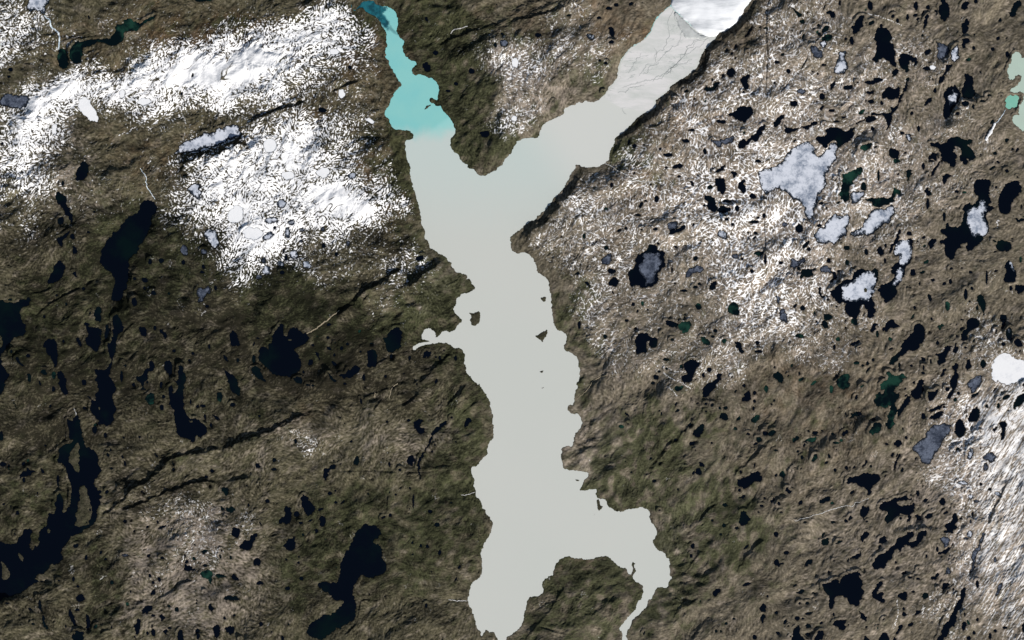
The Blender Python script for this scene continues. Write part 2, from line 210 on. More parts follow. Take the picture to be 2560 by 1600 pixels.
'12': """d 25,290 50,255 95,255 120,290 115,230 160,190 175,110 205,80 225,35 260,40 260,90 265,150 300,155 305,110 340,70 390,75 440,125 510,160 480,210 430,240 380,260 360,290 400,320 430,380 425,450 370,510 340,510 330,545 250,530 190,520 140,490 100,450 60,410 20,370
d -35,440 20,440 60,510 100,590 60,570 0,530 -35,500
d 350,545 400,530 445,580 430,605 380,590
d 1195,170 1240,165 1270,100 1310,70 1370,85 1375,160 1370,250 1330,280 1250,305 1230,270 1215,200
d 1045,290 1100,275 1140,300 1145,400 1130,445 1050,445 1060,370
d 780,520 850,510 870,460 890,480 940,420 995,455 940,510 890,550 830,555
d 675,490 710,520 735,560 765,565 745,590 700,550
d 555,290 600,350 600,380 575,340
d 1580,330 1610,290 1660,300 1640,350 1580,360
d 1485,960 1540,930 1585,950 1545,990 1555,1020 1595,1020 1580,1070 1530,1070 1495,1020
d 1965,1000 1980,950 2020,920 2040,950 2000,1005
d 1690,1020 1740,980 1810,950 1770,1000 1720,1050 1670,1090 1640,1180 1600,1240 1570,1310 1540,1350 1555,1460 1550,1512 1530,1430 1520,1350 1590,1230 1640,1130
d 920,1340 955,1275 980,1320 960,1370 920,1360
d 1430,1310 1480,1270 1505,1320 1480,1380 1430,1360
d 0,1350 25,1345 50,1390 0,1395
d 640,1400 690,1405 720,1360 755,1370 750,1410 680,1430 665,1512 645,1512
d 765,910 810,910 800,940
d@515,400,22,32;d@1280,345,20,25;d@690,270,14,26,60;d@1885,360,14,25;d@175,1320,20,20;d@170,1410,28,15;d@1360,1415,14,14;d@1020,540,14,30;d@1225,530,14,14;d@680,165,16,14;d@375,1140,14,22;d@840,600,16,10;d@740,410,16,32,40;d@810,265,16,18;d@1450,360,14,24;d@1850,920,10,12;d@535,235,14,12;d@865,225,14,16;d@740,330,10,14;d@20,170,18,8;d@990,297,10,10;d@1090,220,18,8;d@450,490,10,14;d@1735,355,12,22;d@1240,960,14,10;d@800,1358,10,8;d@490,612,20,10;d@540,618,14,12;d@1700,350,10,10;d@1775,285,8,10;d@35,905,14,10""",
'22': """d 1165,300 1165,230 1170,160 1220,115 1280,120 1300,160 1350,160 1375,200 1365,250 1310,260 1290,240 1300,190 1270,200 1265,260 1280,300 1220,310 1185,325
d 1440,0 1480,60 1560,70 1570,40 1540,20
g 1560,50 1620,10 1700,30 1660,110 1610,130 1580,90
g 1775,150 1860,190 1870,230 1820,230 1790,200
d 1615,420 1660,380 1730,380 1780,405 1740,450 1715,510 1700,570 1650,590 1600,570 1595,530 1660,510 1620,460
d 1795,650 1850,595 1920,570 1940,500 1990,510 1950,580 1900,660 1850,720 1795,730 1800,690
d 2095,200 2160,210 2170,260 2195,300 2160,315 2105,250
g 1535,620 1620,620 1600,660 1550,675
d 2170,740 2190,700 2240,660 2255,710 2230,770 2170,770
d 1950,920 2010,870 2040,910 2030,950 1990,940
g 2250,950 2310,890 2345,900 2320,950 2270,970
d 1700,1080 1740,1020 1780,985 1820,990 1810,1050 1770,1110 1730,1100
d 1660,1165 1750,1140 1715,1180
d 1760,1340 1800,1345 1815,1390 1770,1380
d 2170,1490 2240,1470 2290,1435 2340,1435 2365,1480 2350,1530 2290,1520 2200,1600 2120,1560
d@2330,295,40,14;d@1360,540,28,22;d@1330,595,24,16;d@1860,470,24,22,50;d@1805,520,16,22;d@2015,830,20,16;d@1680,990,26,18,40;d@1760,1430,30,36;d@635,45,14,38;d@880,155,20,18;d@1165,80,12,12;g@2400,650,18,35;d@2390,1070,28,22;d@2315,215,20,18;g@1450,372,28,12;d@1830,790,16,12;d@1890,800,20,14,40;d@1560,855,24,11,30;d@2190,620,18,16;g@2330,1130,28,26;g@1510,185,16,12;g@1600,435,18,14;d@1085,890,26,9,-40;g@1030,1005,26,16;d@1460,460,12,12;d@1895,155,16,12;d@1545,1130,20,14;d@2290,690,16,20;d@2290,765,14,16;d@1920,100,20,16;g@2000,200,22,24;d@2280,835,10,20;g@2110,1025,18,14;d@2230,1075,20,10;d@1885,1160,12,10;d@2160,1435,12,16;d@1080,5,18,12;d@1830,862,14,8;d@1960,830,14,14;g@2140,930,24,12,50""",
'32': """d 470,50 530,-5 560,20 565,75 530,80 500,40
d 960,100 990,30 1040,35 980,120
d 1075,80 1130,10 1170,-10 1200,30 1250,60 1210,70 1150,75 1120,115 1080,105
d 765,235 800,210 890,170 860,210 800,250
g 225,155 300,125 345,165 280,165
d 1255,230 1320,170 1370,110 1380,50 1430,30 1475,60 1480,140 1460,210 1420,270 1380,290 1320,280 1290,320 1230,350 1200,400 1150,430 1150,370 1210,320 1260,280
g 1590,60 1640,30 1665,50 1620,100
d 1815,150 1840,100 1880,80 1870,20 1900,-20 1990,-10 1990,60 1930,90 1900,110 1870,140 1890,180 1840,205
d 2190,0 2250,0 2230,60 2200,90
D 2245,90 2270,60 2300,130 2300,190 2270,195 2240,150 / 2258,85 2275,80 2280,120 2262,118
d 2315,190 2380,185 2405,250 2350,255 2320,230
w 2100,440 2150,350 2220,310 2280,320 2330,370 2380,370 2500,420 2500,520 2390,560 2300,605 2210,600 2130,580 2105,510
d 1570,320 1640,310 1680,240 1740,240 1700,300 1680,350 1610,430 1590,400 1610,370
d 1740,310 1770,200 1800,280
d 1730,440 1775,400 1795,420 1780,490 1800,530 1780,620 1750,670 1730,720 1680,745 1700,700 1740,650 1710,610 1730,540 1760,500
d 1620,530 1650,460 1690,460 1640,540
d 1855,450 1870,370 1910,375 1880,480
k 1870,600 1950,540 1990,520 2020,540 2000,620 1940,690 1920,700 1890,630
d 1910,745 1960,690 2020,660 1960,720
d 1410,600 1440,560 1475,570 1450,620 1480,655 1440,700 1430,740 1380,745 1340,700 1390,640
d 1505,670 1540,680 1610,640 1590,700 1530,770 1505,730
d 1250,820 1290,750 1350,710 1340,780 1270,860 1220,920 1210,850
g 1130,900 1150,860 1170,800 1100,830 1020,820 990,760 1010,700 1080,700 1100,650 1060,660 1050,610 1130,560 1110,500 1140,480 1170,520 1240,520 1270,500 1320,550 1250,590 1200,640 1180,680 1240,690 1210,760 1190,800 1220,850 1190,900 1190,980 1150,1030 1100,990
g 940,1060 980,1000 1030,960 1075,990 1040,1060 980,1090
g 650,560 720,510 770,510 775,620 740,640 700,660 650,620
g 755,930 820,860 880,870 860,900 800,920
k 1490,1060 1560,990 1660,970 1730,990 1725,1050 1650,1130 1600,1230 1550,1320 1500,1365 1440,1340 1430,1280 1360,1230 1370,1190 1440,1130 1490,1110
d 1760,1000 1800,930 1845,960 1865,1040 1840,1100 1770,1090
d 1880,940 1900,900 1930,840 1975,815 2000,860 1990,930 1940,960
d 1505,860 1580,820 1680,785 1620,840 1550,865
d 1510,930 1570,890 1590,868 1660,860 1620,920 1570,940
d 2310,790 2350,720 2419,690 2419,740 2390,790 2320,850
d 2170,970 2250,960 2230,1050 2225,1110 2190,1140 2210,1040
d 2110,1040 2160,1000 2140,1050
k 2020,1290 2090,1240 2150,1290 2130,1340 2040,1320
i 1870,1310 1900,1200 1940,1210 1910,1320
d 1175,1170 1220,1125 1270,1170 1220,1205
d 885,1380 920,1320 945,1330 890,1400
d 1180,1410 1220,1290 1260,1260 1210,1370 1190,1420
d 690,1080 740,1030 760,1060 710,1100
g 225,1130 270,1090 300,1110 240,1160
g 330,1150 400,1110 460,1100 440,1150
g 40,510 90,480 150,540 130,600 80,570
g 400,1340 430,1270 465,1260 450,1320
d 200,1450 240,1390 270,1385 220,1430
d 920,510 935,460 965,430 950,480
g@815,10,30,38;g@595,655,18,35;d@865,885,22,16;d@1470,910,22,32;d@2025,410,28,40;d@2215,225,18,18;k@2050,1385,22,40;d@445,1065,26,16;g@30,1070,40,26,30;d@740,1395,16,20;d@630,1415,14,16;g@135,1460,30,30;g@830,405,28,18;g@1150,180,18,18;d@1465,370,18,26,50;g@1765,750,18,20;d@1690,650,24,20;d@1795,690,16,16;d@990,375,12,16;d@2245,725,40,18,25;d@2170,810,14,26;d@1600,215,16,20;g@1030,130,14,30;d@1460,500,20,12;d@1535,390,10,26;d@610,1075,18,14;g@640,1160,30,12;g@690,1135,16,14;d@1300,1110,14,16;d@320,1295,14,20;d@70,1228,20,10;d@280,1240,12,12;d@550,1345,18,12,40;g@310,560,32,12,30;g@430,595,36,12,35;d@995,940,22,12;d@1115,1170,20,10;d@1660,820,14,10;d@510,1045,10,6;d@380,1048,14,8;g@970,1380,14,12;d@1860,260,14,12;d@1780,150,10,12;g@660,180,20,22;d@1350,430,14,12;d@1465,450,10,26""",
'03': """d 2095,70 2130,65 2170,100 2140,155 2120,120 2095,100
d 2135,260 2190,245 2235,280 2190,310 2150,300
d 2260,640 2300,565 2370,570 2390,510 2419,510 2400,590 2370,660
g 1890,680 1930,655 1970,660 1930,700
d 1730,840 1750,790 1800,810 1855,840 1800,855
g 1890,880 1940,850 2000,850 2010,920 2000,990 1980,970 1970,930 1950,930 1895,890
g 2035,890 2080,880 2150,910 2060,920
d 2190,900 2220,885 2265,940 2230,950 2195,930
d 1425,1060 1465,1020 1470,1080 1430,1090
d 715,1110 770,1070 800,1100 810,1130 760,1150 730,1140
d 650,1250 665,1200 700,1290 730,1380 700,1370 670,1310
d 815,1260 840,1280 855,1380 830,1430 820,1350
d 680,1470 720,1415 760,1430 800,1425 800,1500 740,1540 700,1512
d 355,1090 400,1160 410,1250 385,1230 370,1170
d 405,1270 430,1280 435,1360 465,1390 450,1410 420,1380
d 1340,1260 1370,1190 1445,1185 1440,1220 1390,1260
d 1265,1380 1300,1300 1335,1320 1325,1410 1290,1465 1280,1420
d 1505,1290 1530,1260 1570,1300 1530,1340
d 1540,1420 1590,1410 1585,1470 1555,1445
d 1680,1470 1700,1400 1730,1420 1745,1540 1680,1540
d 1970,1190 2000,1155 2030,1210 2000,1240 1975,1215
d 2120,1100 2160,1085 2200,1100 2240,1090 2270,1130 2220,1135 2160,1125 2130,1130
d 2015,1390 2050,1360 2085,1380 2080,1460 2050,1500 2025,1450
d 2130,1385 2180,1375 2215,1380 2215,1440 2180,1465 2140,1430
d@2230,490,45,48;d@1185,385,18,18;d@720,620,30,18,25;d@820,730,15,24;d@1940,805,20,14;d@1420,900,14,20;d@1450,1280,18,14;d@1450,1440,20,38;d@2125,1300,13,16;d@1870,1425,20,22;d@2410,780,14,30;d@75,1158,20,8;d@290,1215,20,11,-30;d@320,1355,18,10;d@190,1270,14,6;d@1000,745,14,12;k@1185,710,32,14;d@700,930,12,24;d@740,1000,14,14;g@1835,740,16,18;d@1530,445,40,12,25;d@735,1225,24,12;d@2350,235,10,18;g@2085,720,10,20;g@2185,730,10,18;d@1015,110,20,14,40;d@1450,965,12,14;d@1535,730,16,12;d@1875,1470,16,30;g@1600,1190,16,12;g@1675,1220,20,22;d@1395,1445,12,16;g@1205,1170,16,16;d@548,25,9,40;d@1440,1380,8,20;d@2215,1275,14,10;d@40,225,12,10;d@565,945,10,8;g@1060,965,18,18;d@1750,710,8,16;d@1605,1395,20,10""",
'13': """d 930,520 960,470 1020,410 1070,430 1130,425 1170,470 1190,510 1150,550 1100,580 1160,605 1190,650 1185,730 1230,790 1230,860 1160,900 1100,925 1050,920 990,890 960,940 920,1000 910,1080 945,1150 945,1260 920,1330 830,1370 760,1400 680,1470 560,1500 490,1460 485,1400 520,1350 600,1300 700,1265 800,1200 835,1150 800,1130 750,1140 700,1080 640,1050 590,1010 585,975 640,955 700,975 770,975 790,880 800,790 840,690 890,610
d 420,170 450,135 490,160 530,220 570,270 540,300 490,345 455,290 430,240
d 265,270 290,240 330,260 340,330 325,400 290,420 220,410 215,380 250,350 280,320
d 580,285 640,260 635,275 600,292
d 590,370 630,330 665,390 640,440 600,430 610,400
d 540,460 600,480 565,505
d 255,620 310,560 370,520 380,600 340,670 290,655
d 0,980 40,945 90,995 20,990
d@385,318,25,28;d@700,125,22,18;d@110,195,24,18;d@1710,422,25,20;d@1645,297,20,16;d@1270,330,16,14;d@1735,680,15,28;d@15,770,30,38;d@300,1022,24,18;d@50,1355,20,20;d@405,778,13,14;d@430,930,22,18;d@1487,200,8,70;d@1205,350,24,10,30;d@5,520,16,20;d@425,403,20,12;d@755,210,16,12;d@750,100,10,8;d@1455,75,8,14;d@1320,135,14,10;d@1060,130,10,10;d@1845,212,10,8;d@820,205,30,7,45;d@150,1430,8,8;d@515,380,24,9,25""",
'23': """d 2135,165 2190,135 2210,150 2160,170
d 2140,400 2160,290 2190,285 2220,330 2265,370 2190,430 2160,430
d 1890,1080 1920,1030 1960,1020 1970,1050 1920,1100
d 2335,1200 2370,1160 2400,1180 2400,1240 2350,1240
d 2340,1300 2370,1260 2400,1280 2360,1360
d@2010,235,24,18;d@1888,378,14,12;d@2000,425,18,18;d@1705,620,20,25;d@2290,1480,20,25;d@2355,240,16,10;d@1925,1420,15,15;d@2020,1350,16,12;d@2120,450,20,14;d@2215,980,38,14,20;d@2325,300,12,8;d@1395,283,8,8;d@2410,1095,12,14;d@1690,715,16,18;d@2385,170,12,10;d@1970,1425,10,12;d@2095,1305,16,9;d@1970,510,14,10;d@1340,5,20,12""",
'33': """d 730,30 760,-30 850,-40 915,-75 1040,-65 1060,0 1030,20 990,50 960,140 935,140 930,80 860,60 800,20
d 155,100 180,60 230,95 200,130
d 15,190 50,155 65,190 25,225
d 280,210 320,185 320,230 290,235
d 475,205 530,165 590,155 580,200 520,220
d 1395,95 1430,100 1415,165
d 1450,200 1480,170 1515,180 1500,205
d 1610,200 1640,165 1670,175 1670,230 1640,240
d 1070,210 1130,205 1170,180 1220,165 1270,160 1310,130 1310,165 1370,170 1300,190 1230,190 1215,220 1260,250 1310,240 1390,210 1370,290 1350,370 1300,400 1330,350 1250,310 1200,350 1160,390 1120,415 1095,370 1130,320 1120,290 1070,295
d 865,290 890,240 955,240 945,310 900,385 865,330
d 1380,330 1450,340 1450,375 1410,380
d 1475,350 1510,315 1560,310 1545,350 1500,370
d 1660,430 1700,405 1730,390 1740,330 1770,300 1790,370 1780,450 1740,505 1690,490
k 1610,550 1660,530 1720,560 1700,620 1660,640 1640,580
d 1590,700 1640,670 1700,640 1750,580 1720,650 1640,700
d 975,800 1010,740 1050,700 1100,690 1160,630 1200,600 1220,545 1300,520 1310,490 1360,480 1380,520 1330,560 1320,590 1400,570 1410,500 1440,480 1500,475 1490,520 1430,590 1350,650 1290,600 1240,680 1220,640 1180,690 1120,770 1110,820 1050,830 1000,845
d 1040,590 1080,530 1110,530 1125,580 1070,600
d 870,560 890,510 930,480 950,530 890,590
d 470,630 510,560 570,540 580,590 530,620
d 630,600 670,570 710,575 650,605
d 760,740 830,705 870,665 880,710 850,745
d 50,765 90,740 100,790 155,780 90,820 60,800
d 345,790 370,750 420,745 410,790 350,820
d 500,980 560,970 610,940 665,940 670,980 700,910 780,870 860,870 880,890 850,900 885,950 870,1010 905,1040 880,1090 860,1170 830,1190 760,1170 740,1110 670,1080 620,1110 610,1210 570,1210 580,1100 540,1060 520,1030
d 975,1060 1010,1020 1020,980 1080,950 1080,980 1040,1020 1020,1080 1080,1050 1090,1070 1070,1110 1105,1135 1080,1160 1020,1130 980,1100
d 1210,1080 1300,1045 1310,1070 1300,1135 1260,1130
d 1445,1100 1475,1055 1515,1080 1500,1110 1465,1125
d 1530,915 1600,870 1615,890 1580,940 1540,940
k 1665,890 1690,810 1720,850 1720,880
d 1630,1020 1715,965 1680,1020 1650,1050
d 1810,1080 1840,1010 1865,1010 1860,1090 1830,1150 1780,1240 1770,1340 1720,1380 1700,1440 1640,1512 1620,1540 1585,1500 1640,1400 1670,1350 1720,1290 1770,1170 1815,1110
k 1900,890 1920,700 1960,650 2000,560 2040,480 2035,560 2000,650 1950,770 1940,850
d 1820,1380 1840,1330 1870,1340 1860,1390 1830,1430
k 2140,1090 2170,990 2200,960 2200,1020 2160,1090
d 1200,1440 1230,1370 1270,1360 1260,1400 1210,1460
d 1040,1490 1080,1430 1140,1480 1150,1540 1050,1540
d 900,1512 910,1460 950,1500 950,1540 900,1540
d 850,1230 900,1260 930,1290 915,1330 870,1300
d 600,1360 640,1320 700,1320 750,1310 710,1360 735,1390 700,1420 650,1380
d 215,1500 240,1400 280,1360 300,1400 290,1440 350,1512 330,1540 220,1540
d 430,1500 470,1410 530,1440 510,1500 450,1540
d 345,1370 380,1350 405,1390 360,1400
d 255,1060 320,1025 345,1040 320,1075
d 1370,1275 1430,1220 1440,1250 1380,1275
d 1250,885 1300,850 1305,885 1270,895
d 2385,1400 2410,1290 2419,1420 2400,1440
d@170,685,24,18;d@370,1455,28,18;d@270,1300,25,22;d@1280,1265,22,22;d@365,1160,20,14,30;d@75,1250,20,16;d@90,1445,18,18;d@385,1255,40,12,15;i@1835,25,50,18;i@1900,510,26,36;i@2170,130,18,40,60;d@2090,1470,14,34;d@1890,1490,20,20;d@1940,1440,14,20;d@1335,915,24,10;d@1410,930,20,10;d@1970,980,16,40;d@1345,1360,30,14,30;d@345,395,18,10;d@615,398,26,12;d@735,385,14,20,50;d@100,220,14,16;d@120,300,16,8;d@2005,35,14,14;i@1910,155,22,22;k@1965,198,28,14;k@2140,750,14,26;k@1870,550,30,12;d@1250,360,14,14;d@430,1065,20,8;d@570,865,12,12;d@615,1265,8,18;d@1205,775,10,12;d@1595,650,12,28;d@75,510,24,26;d@250,995,22,8,30;d@500,1345,18,12,40;d@1970,1315,14,18;d@1850,1265,8,18;d@2090,85,16,12;d@325,1305,16,8;d@1365,1050,18,10;d@1275,1210,12,14;d@2230,1390,24,12;d@2140,1420,18,14;d@930,390,14,8;d@1745,1030,8,16;k@1910,390,12,20;d@1930,320,10,24"""}
ISLANDS = """11:2010,1442 2050,1450 2080,1440 2115,1430 2118,1490 2110,1540 2075,1568 2035,1560 2020,1510 2040,1490|small grey-green rocky island off the west shore of the pale lake, tallest of its islands
21:270,1300 325,1292 318,1340 280,1325|tiny triangular islet close to the east shore, northernmost islet of the pale lake
22:215,150 280,120 335,85 325,150 290,215 255,180|dark wedge-shaped island near the east shore, pointing up and right
22:258,490 300,476 285,502|small dark islet south of the wedge-shaped island
22:275,647 302,633 290,647|thin sliver of rock, southernmost islet in the middle of the pale lake
10:1590,1035 1610,1000 1655,988 1640,1005 1610,1030|narrow curved islet in the turquoise arm beside the hooked headland
23:800,190 820,180 835,240 865,250 820,295 805,250|small brown island at the mouth of the round cove in the southeast
23:598,-8 640,2 625,12 605,8|tiny dark islet below the southeast headland bay
23:775,335 785,318 778,325|speck of dark rock just left of the round cove island
02:740,1150 760,1200 750,1280 755,1430 740,1440 700,1400 680,1360 650,1340 670,1260 660,1260 700,1200|long brown island filling the upper branch of the black fjord lake
03:755,60 800,45 825,80 850,170 870,260 870,330 835,390 850,415 800,430 700,430 735,380 710,320 740,280 755,180|broad brown tundra island between the two arms of the black fjord lake
03:450,465 465,455 482,475 475,498 455,500|small round island in the widest reach of the black fjord lake
03:178,680 205,705 228,735 218,772 195,745 180,720|narrow slanting island in the left part of the black fjord lake
03:10,760 50,790 85,850 103,885 80,930 40,942 20,920 25,850|large oblong island in the black fjord lake at the left edge of the picture
02:932,822 945,820 950,840 940,848|pale speck of an island in the dark ragged lake chain
02:1785,945 1820,945 1825,962 1800,968|small pale island in the south basin of the long dark lake
12:302,182 320,178 342,188 325,196 305,193|slim brown island in the many-lobed black lake
33:893,312 905,305 913,325 902,345 892,335|little tan island inside a small oval black lake at lower right
31:900,1225 915,1205 935,1225 930,1250 908,1252|dark-rimmed rock island poking through the lake ice"""
# scarps: height, falloff, gully depth : points (ground on the right-hand/lower side of the line stands higher)
SCARPS = """6.5,20,0,1.3|21:605,55 585,120 555,170 520,250 440,350 380,430 320,500 250,560 160,620 90,680 20,730
4.5,18,0,1.15|20:2330,-60 2290,20 2180,200 2090,270 1990,315 1920,390 1870,440 1800,540 1800,640 1700,710 1600,770 1500,850
4,14,0,1.2|20:1500,860 1400,930 1370,1050 1220,1120 1110,1230 1000,1290 980,1360 940,1440 930,1512
5.2,15,0,.85|03:945,400 950,320 1050,255 1130,170 1200,100 1350,0/02:1400,1490 1460,1420 1540,1320 1650,1280 1800,1240 1950,1210 2080,1180 2240,1120 2410,1060/12:30,1055 200,990 400,880 600,820
4.6,12,0,.85|03:1080,262 1250,230 1400,160 1550,90 1750,20 1900,-10 2100,10
9,14,0|00:1640,1475 1800,1455 1950,1400 2100,1370 2200,1330 2320,1260
3,10,1|10:-100,1160 0,1110 150,1040 300,1000 500,930
2.5,8,1|10:690,870 800,815 1000,740
4.5,10,1|11:700,1500 850,1370 1000,1230 1170,1130 1300,1050 1400,980
8,11,0|11:1380,1200 1450,1120 1600,1000 1680,940 1740,890
2,8,0.6|01:300,1512 420,1380 600,1270 800,1180 930,1100
1.5,6,0.5|01:270,1250 420,1240 520,1170
2,6,0.5|02:1095,220 1180,80 1290,0
2,8,0|12:1090,870 1150,780 1200,720
2.5,8,0|12:1750,830 1850,740 1950,640 1990,580
2.5,8,0|12:1480,570 1560,560 1640,470 1750,370 1880,270
.8,6,.3|12:720,1430 1000,1420 1500,1440 1770,1420
2,7,0|12:900,790 1000,720 1200,650 1440,560
2,7,0|12:1050,440 1200,370 1350,290 1500,280
3,8,0|12:1330,800 1420,780 1500,710 1540,650
4.5,9,0,1.3|22:1180,1500 1350,1300 1500,1130 1600,1010 1760,870
3,8,0|22:2050,1480 2200,1340 2300,1250 2400,1150
.8,5,.8|20:2415,0 2395,250 2400,400 2410,560 2395,700 2390,930
.8,5,.8|21:2375,420 2380,700 2390,800 2385,1060
2.5,7,0.8|33:2250,0 2110,280 2060,450
2,8,0|03:1460,1120 1620,1040 1720,950 1880,935
2.5,8,0|00:1690,1010 1690,970 1800,900
1.5,7,0|00:550,920 620,830 700,760
1.2,5,1|30:280,690 340,590 380,510
1.2,5,1|30:490,120 530,70 525,-30
2,7,0|23:1740,420 1850,260 1960,200
2,7,0|23:1460,490 1600,370
2.5,7,0|23:1560,930 1690,770 1790,640
2.5,8,0|23:2080,890 2200,700 2400,520
2,7,0|23:100,1512 200,1390 320,1250 420,1100 520,960
1.5,6,0.6|23:230,1370 400,1420 540,1450
2,7,0|23:1600,1240 1680,1140 1800,1080
1.5,6,0|22:700,1220 600,1260 520,1330
3,7,0|22:690,480 640,540 610,620
2.5,8,0|11:1930,1150 1905,1110 1920,1075
3,8,0|20:-20,190 250,130 450,60 560,10
2.5,8,0|10:1700,420 1900,330 2150,240 2419,170
1.5,6,0|10:1850,560 1990,440 2200,350
2,7,0|33:1560,1512 1620,1300 1740,1100
1.5,6,0|33:2400,0 2350,150
1.8,7,0|13:930,1330 960,1280 970,1180 990,1120 1200,1120
2,8,0|13:820,1480 900,1400 950,1310
1.6,7,0|13:180,640 420,640 460,520 560,430
2,7,0|13:1170,380 1220,300 1240,120
2,7,0|03:920,1450 1010,1400 1090,1380
1.6,7,0|03:920,1380 1000,1340
1.8,7,0|03:920,1210 1100,1140
1.8,7,0|12:1900,900 2000,820 2110,740
1.6,7,0|12:740,1010 830,930
2.2,8,0|02:2100,1512 2300,1480 2419,1460
2,7,0|01:520,100 640,40 720,-20
2.5,8,0|20:1250,1170 1350,1190 1450,1120
2.5,8,0|11:930,1420 1000,1330 1080,1240"""
STREAMS = """b,2.2|00:420,150 480,190 485,260 540,290 570,350 560,470|pale meltwater stream winding from the top-left lake to the dark green pond
w,1.1|21:880,30 1000,100 1180,190 1240,210 1330,205 1360,240|thin white stream running into the pale lake from the east
b,0.9|01:1330,80 1390,160 1380,220 1430,310 1465,370|thin pale stream entering the long black lake from above
t,1.6|12:440,140 520,110 600,60 680,0 720,-40 790,-90|tan sandy stream entering the many-lobed black lake
t,0.9|12:1125,670 1125,740|short yellowish gully, left one of the pair below the lake inlet
t,1.3|12:1340,600 1280,640 1260,740|yellowish sandy gully, right one of the pair below the lake inlet
w,0.9|13:1820,1130 1900,1140 2000,1140|short whitish creek reaching the pale lake near its southwest end
t,0.8|22:610,750 720,660 770,560 960,520|faint sandy creek draining to the east shore of the pale lake
w,1.2|10:1840,320 1860,285 2000,250|white snow-filled creek on the slope right of the turquoise arm
w,0.8|33:250,380 500,310 800,220 950,175|straight light line of a creek crossing the lower right tundra
b,1.0|30:2240,1040 2180,1140 2140,1170|grey outlet creek from the small mint pond
w,0.7|13:1940,140 2000,140 2070,115|thin white rill on the west bank of the pale lake
w,0.8|02:700,830 725,880 720,900|short white creek at the head of the black fjord lake"""
CHANNELS = """20:1530,90 1480,170 1470,250 1490,330 1460,430 1360,500 1340,560
20:1860,362 1750,390 1660,470 1600,560 1500,650 1400,720 1200,790 1040,830
20:1800,375 1690,410 1640,490 1650,540
20:1340,450 1370,510 1350,560 1370,600
20:1220,500 1190,560 1130,650 1100,690
20:1290,600 1240,660 1200,720
20:1250,800 1130,830 1000,880
20:1530,120 1570,230 1600,350 1560,430
20:1700,560 1560,620 1480,680 1330,770
20:1400,560 1300,640 1240,700
20:1040,1020 1050,1060 1080,1080
20:1580,420 1480,470 1400,560
20:1840,370 1700,480 1560,600 1440,700"""
SNOWLINES = """1.5|00:1330,1170 1480,1080 1680,960 1900,830 2100,760
1.3|00:1130,1280 1280,1205
1.5|10:0,600 150,620 350,560 500,490
1.1|10:230,1070 300,1300 400,1450
1.0|10:380,1050 390,1300
1.1|11:1180,580 1100,680 1010,790
1.0|11:0,600 60,560 30,860 180,740
1.0|11:1265,360 1280,490
1.0|21:860,620 1050,590 1200,580 1400,560 1500,540
1.0|21:1140,540 1150,700 1140,830
0.9|21:1460,350 1630,460
1.0|21:2150,540 2165,700
1.0|21:1780,720 1830,640
1.0|22:1430,500 1480,540 1600,590 1690,650
0.9|22:1420,400 1520,490 1640,490
0.9|22:1470,630 1560,720
0.9|22:1400,290 1550,300
0.9|22:2270,0 2300,200 2310,390
0.9|22:2360,30 2370,330
0.9|22:2040,280 2110,400 2140,500
0.9|21:2230,1150 2260,1512
1.0|30:370,680 560,860 640,930
1.0|30:390,990 620,950 790,970
0.9|30:940,130 1140,190 1260,240
0.8|30:270,960 330,1060
0.9|31:30,520 190,550 300,620
0.9|31:180,810 400,930
0.9|33:2080,60 2160,150 2080,330
0.8|32:2419,600 2200,860 1950,1100 1870,1140
0.9|32:1640,1400 1900,1380 2050,1290
0.9|00:230,1330 400,1370
0.9|00:1700,1030 1760,1170
1.2|31:2150,600 2180,560 2160,640
0.9|33:2170,0 2100,260 1960,560 1880,900
0.8|33:1200,1380 1220,1130"""
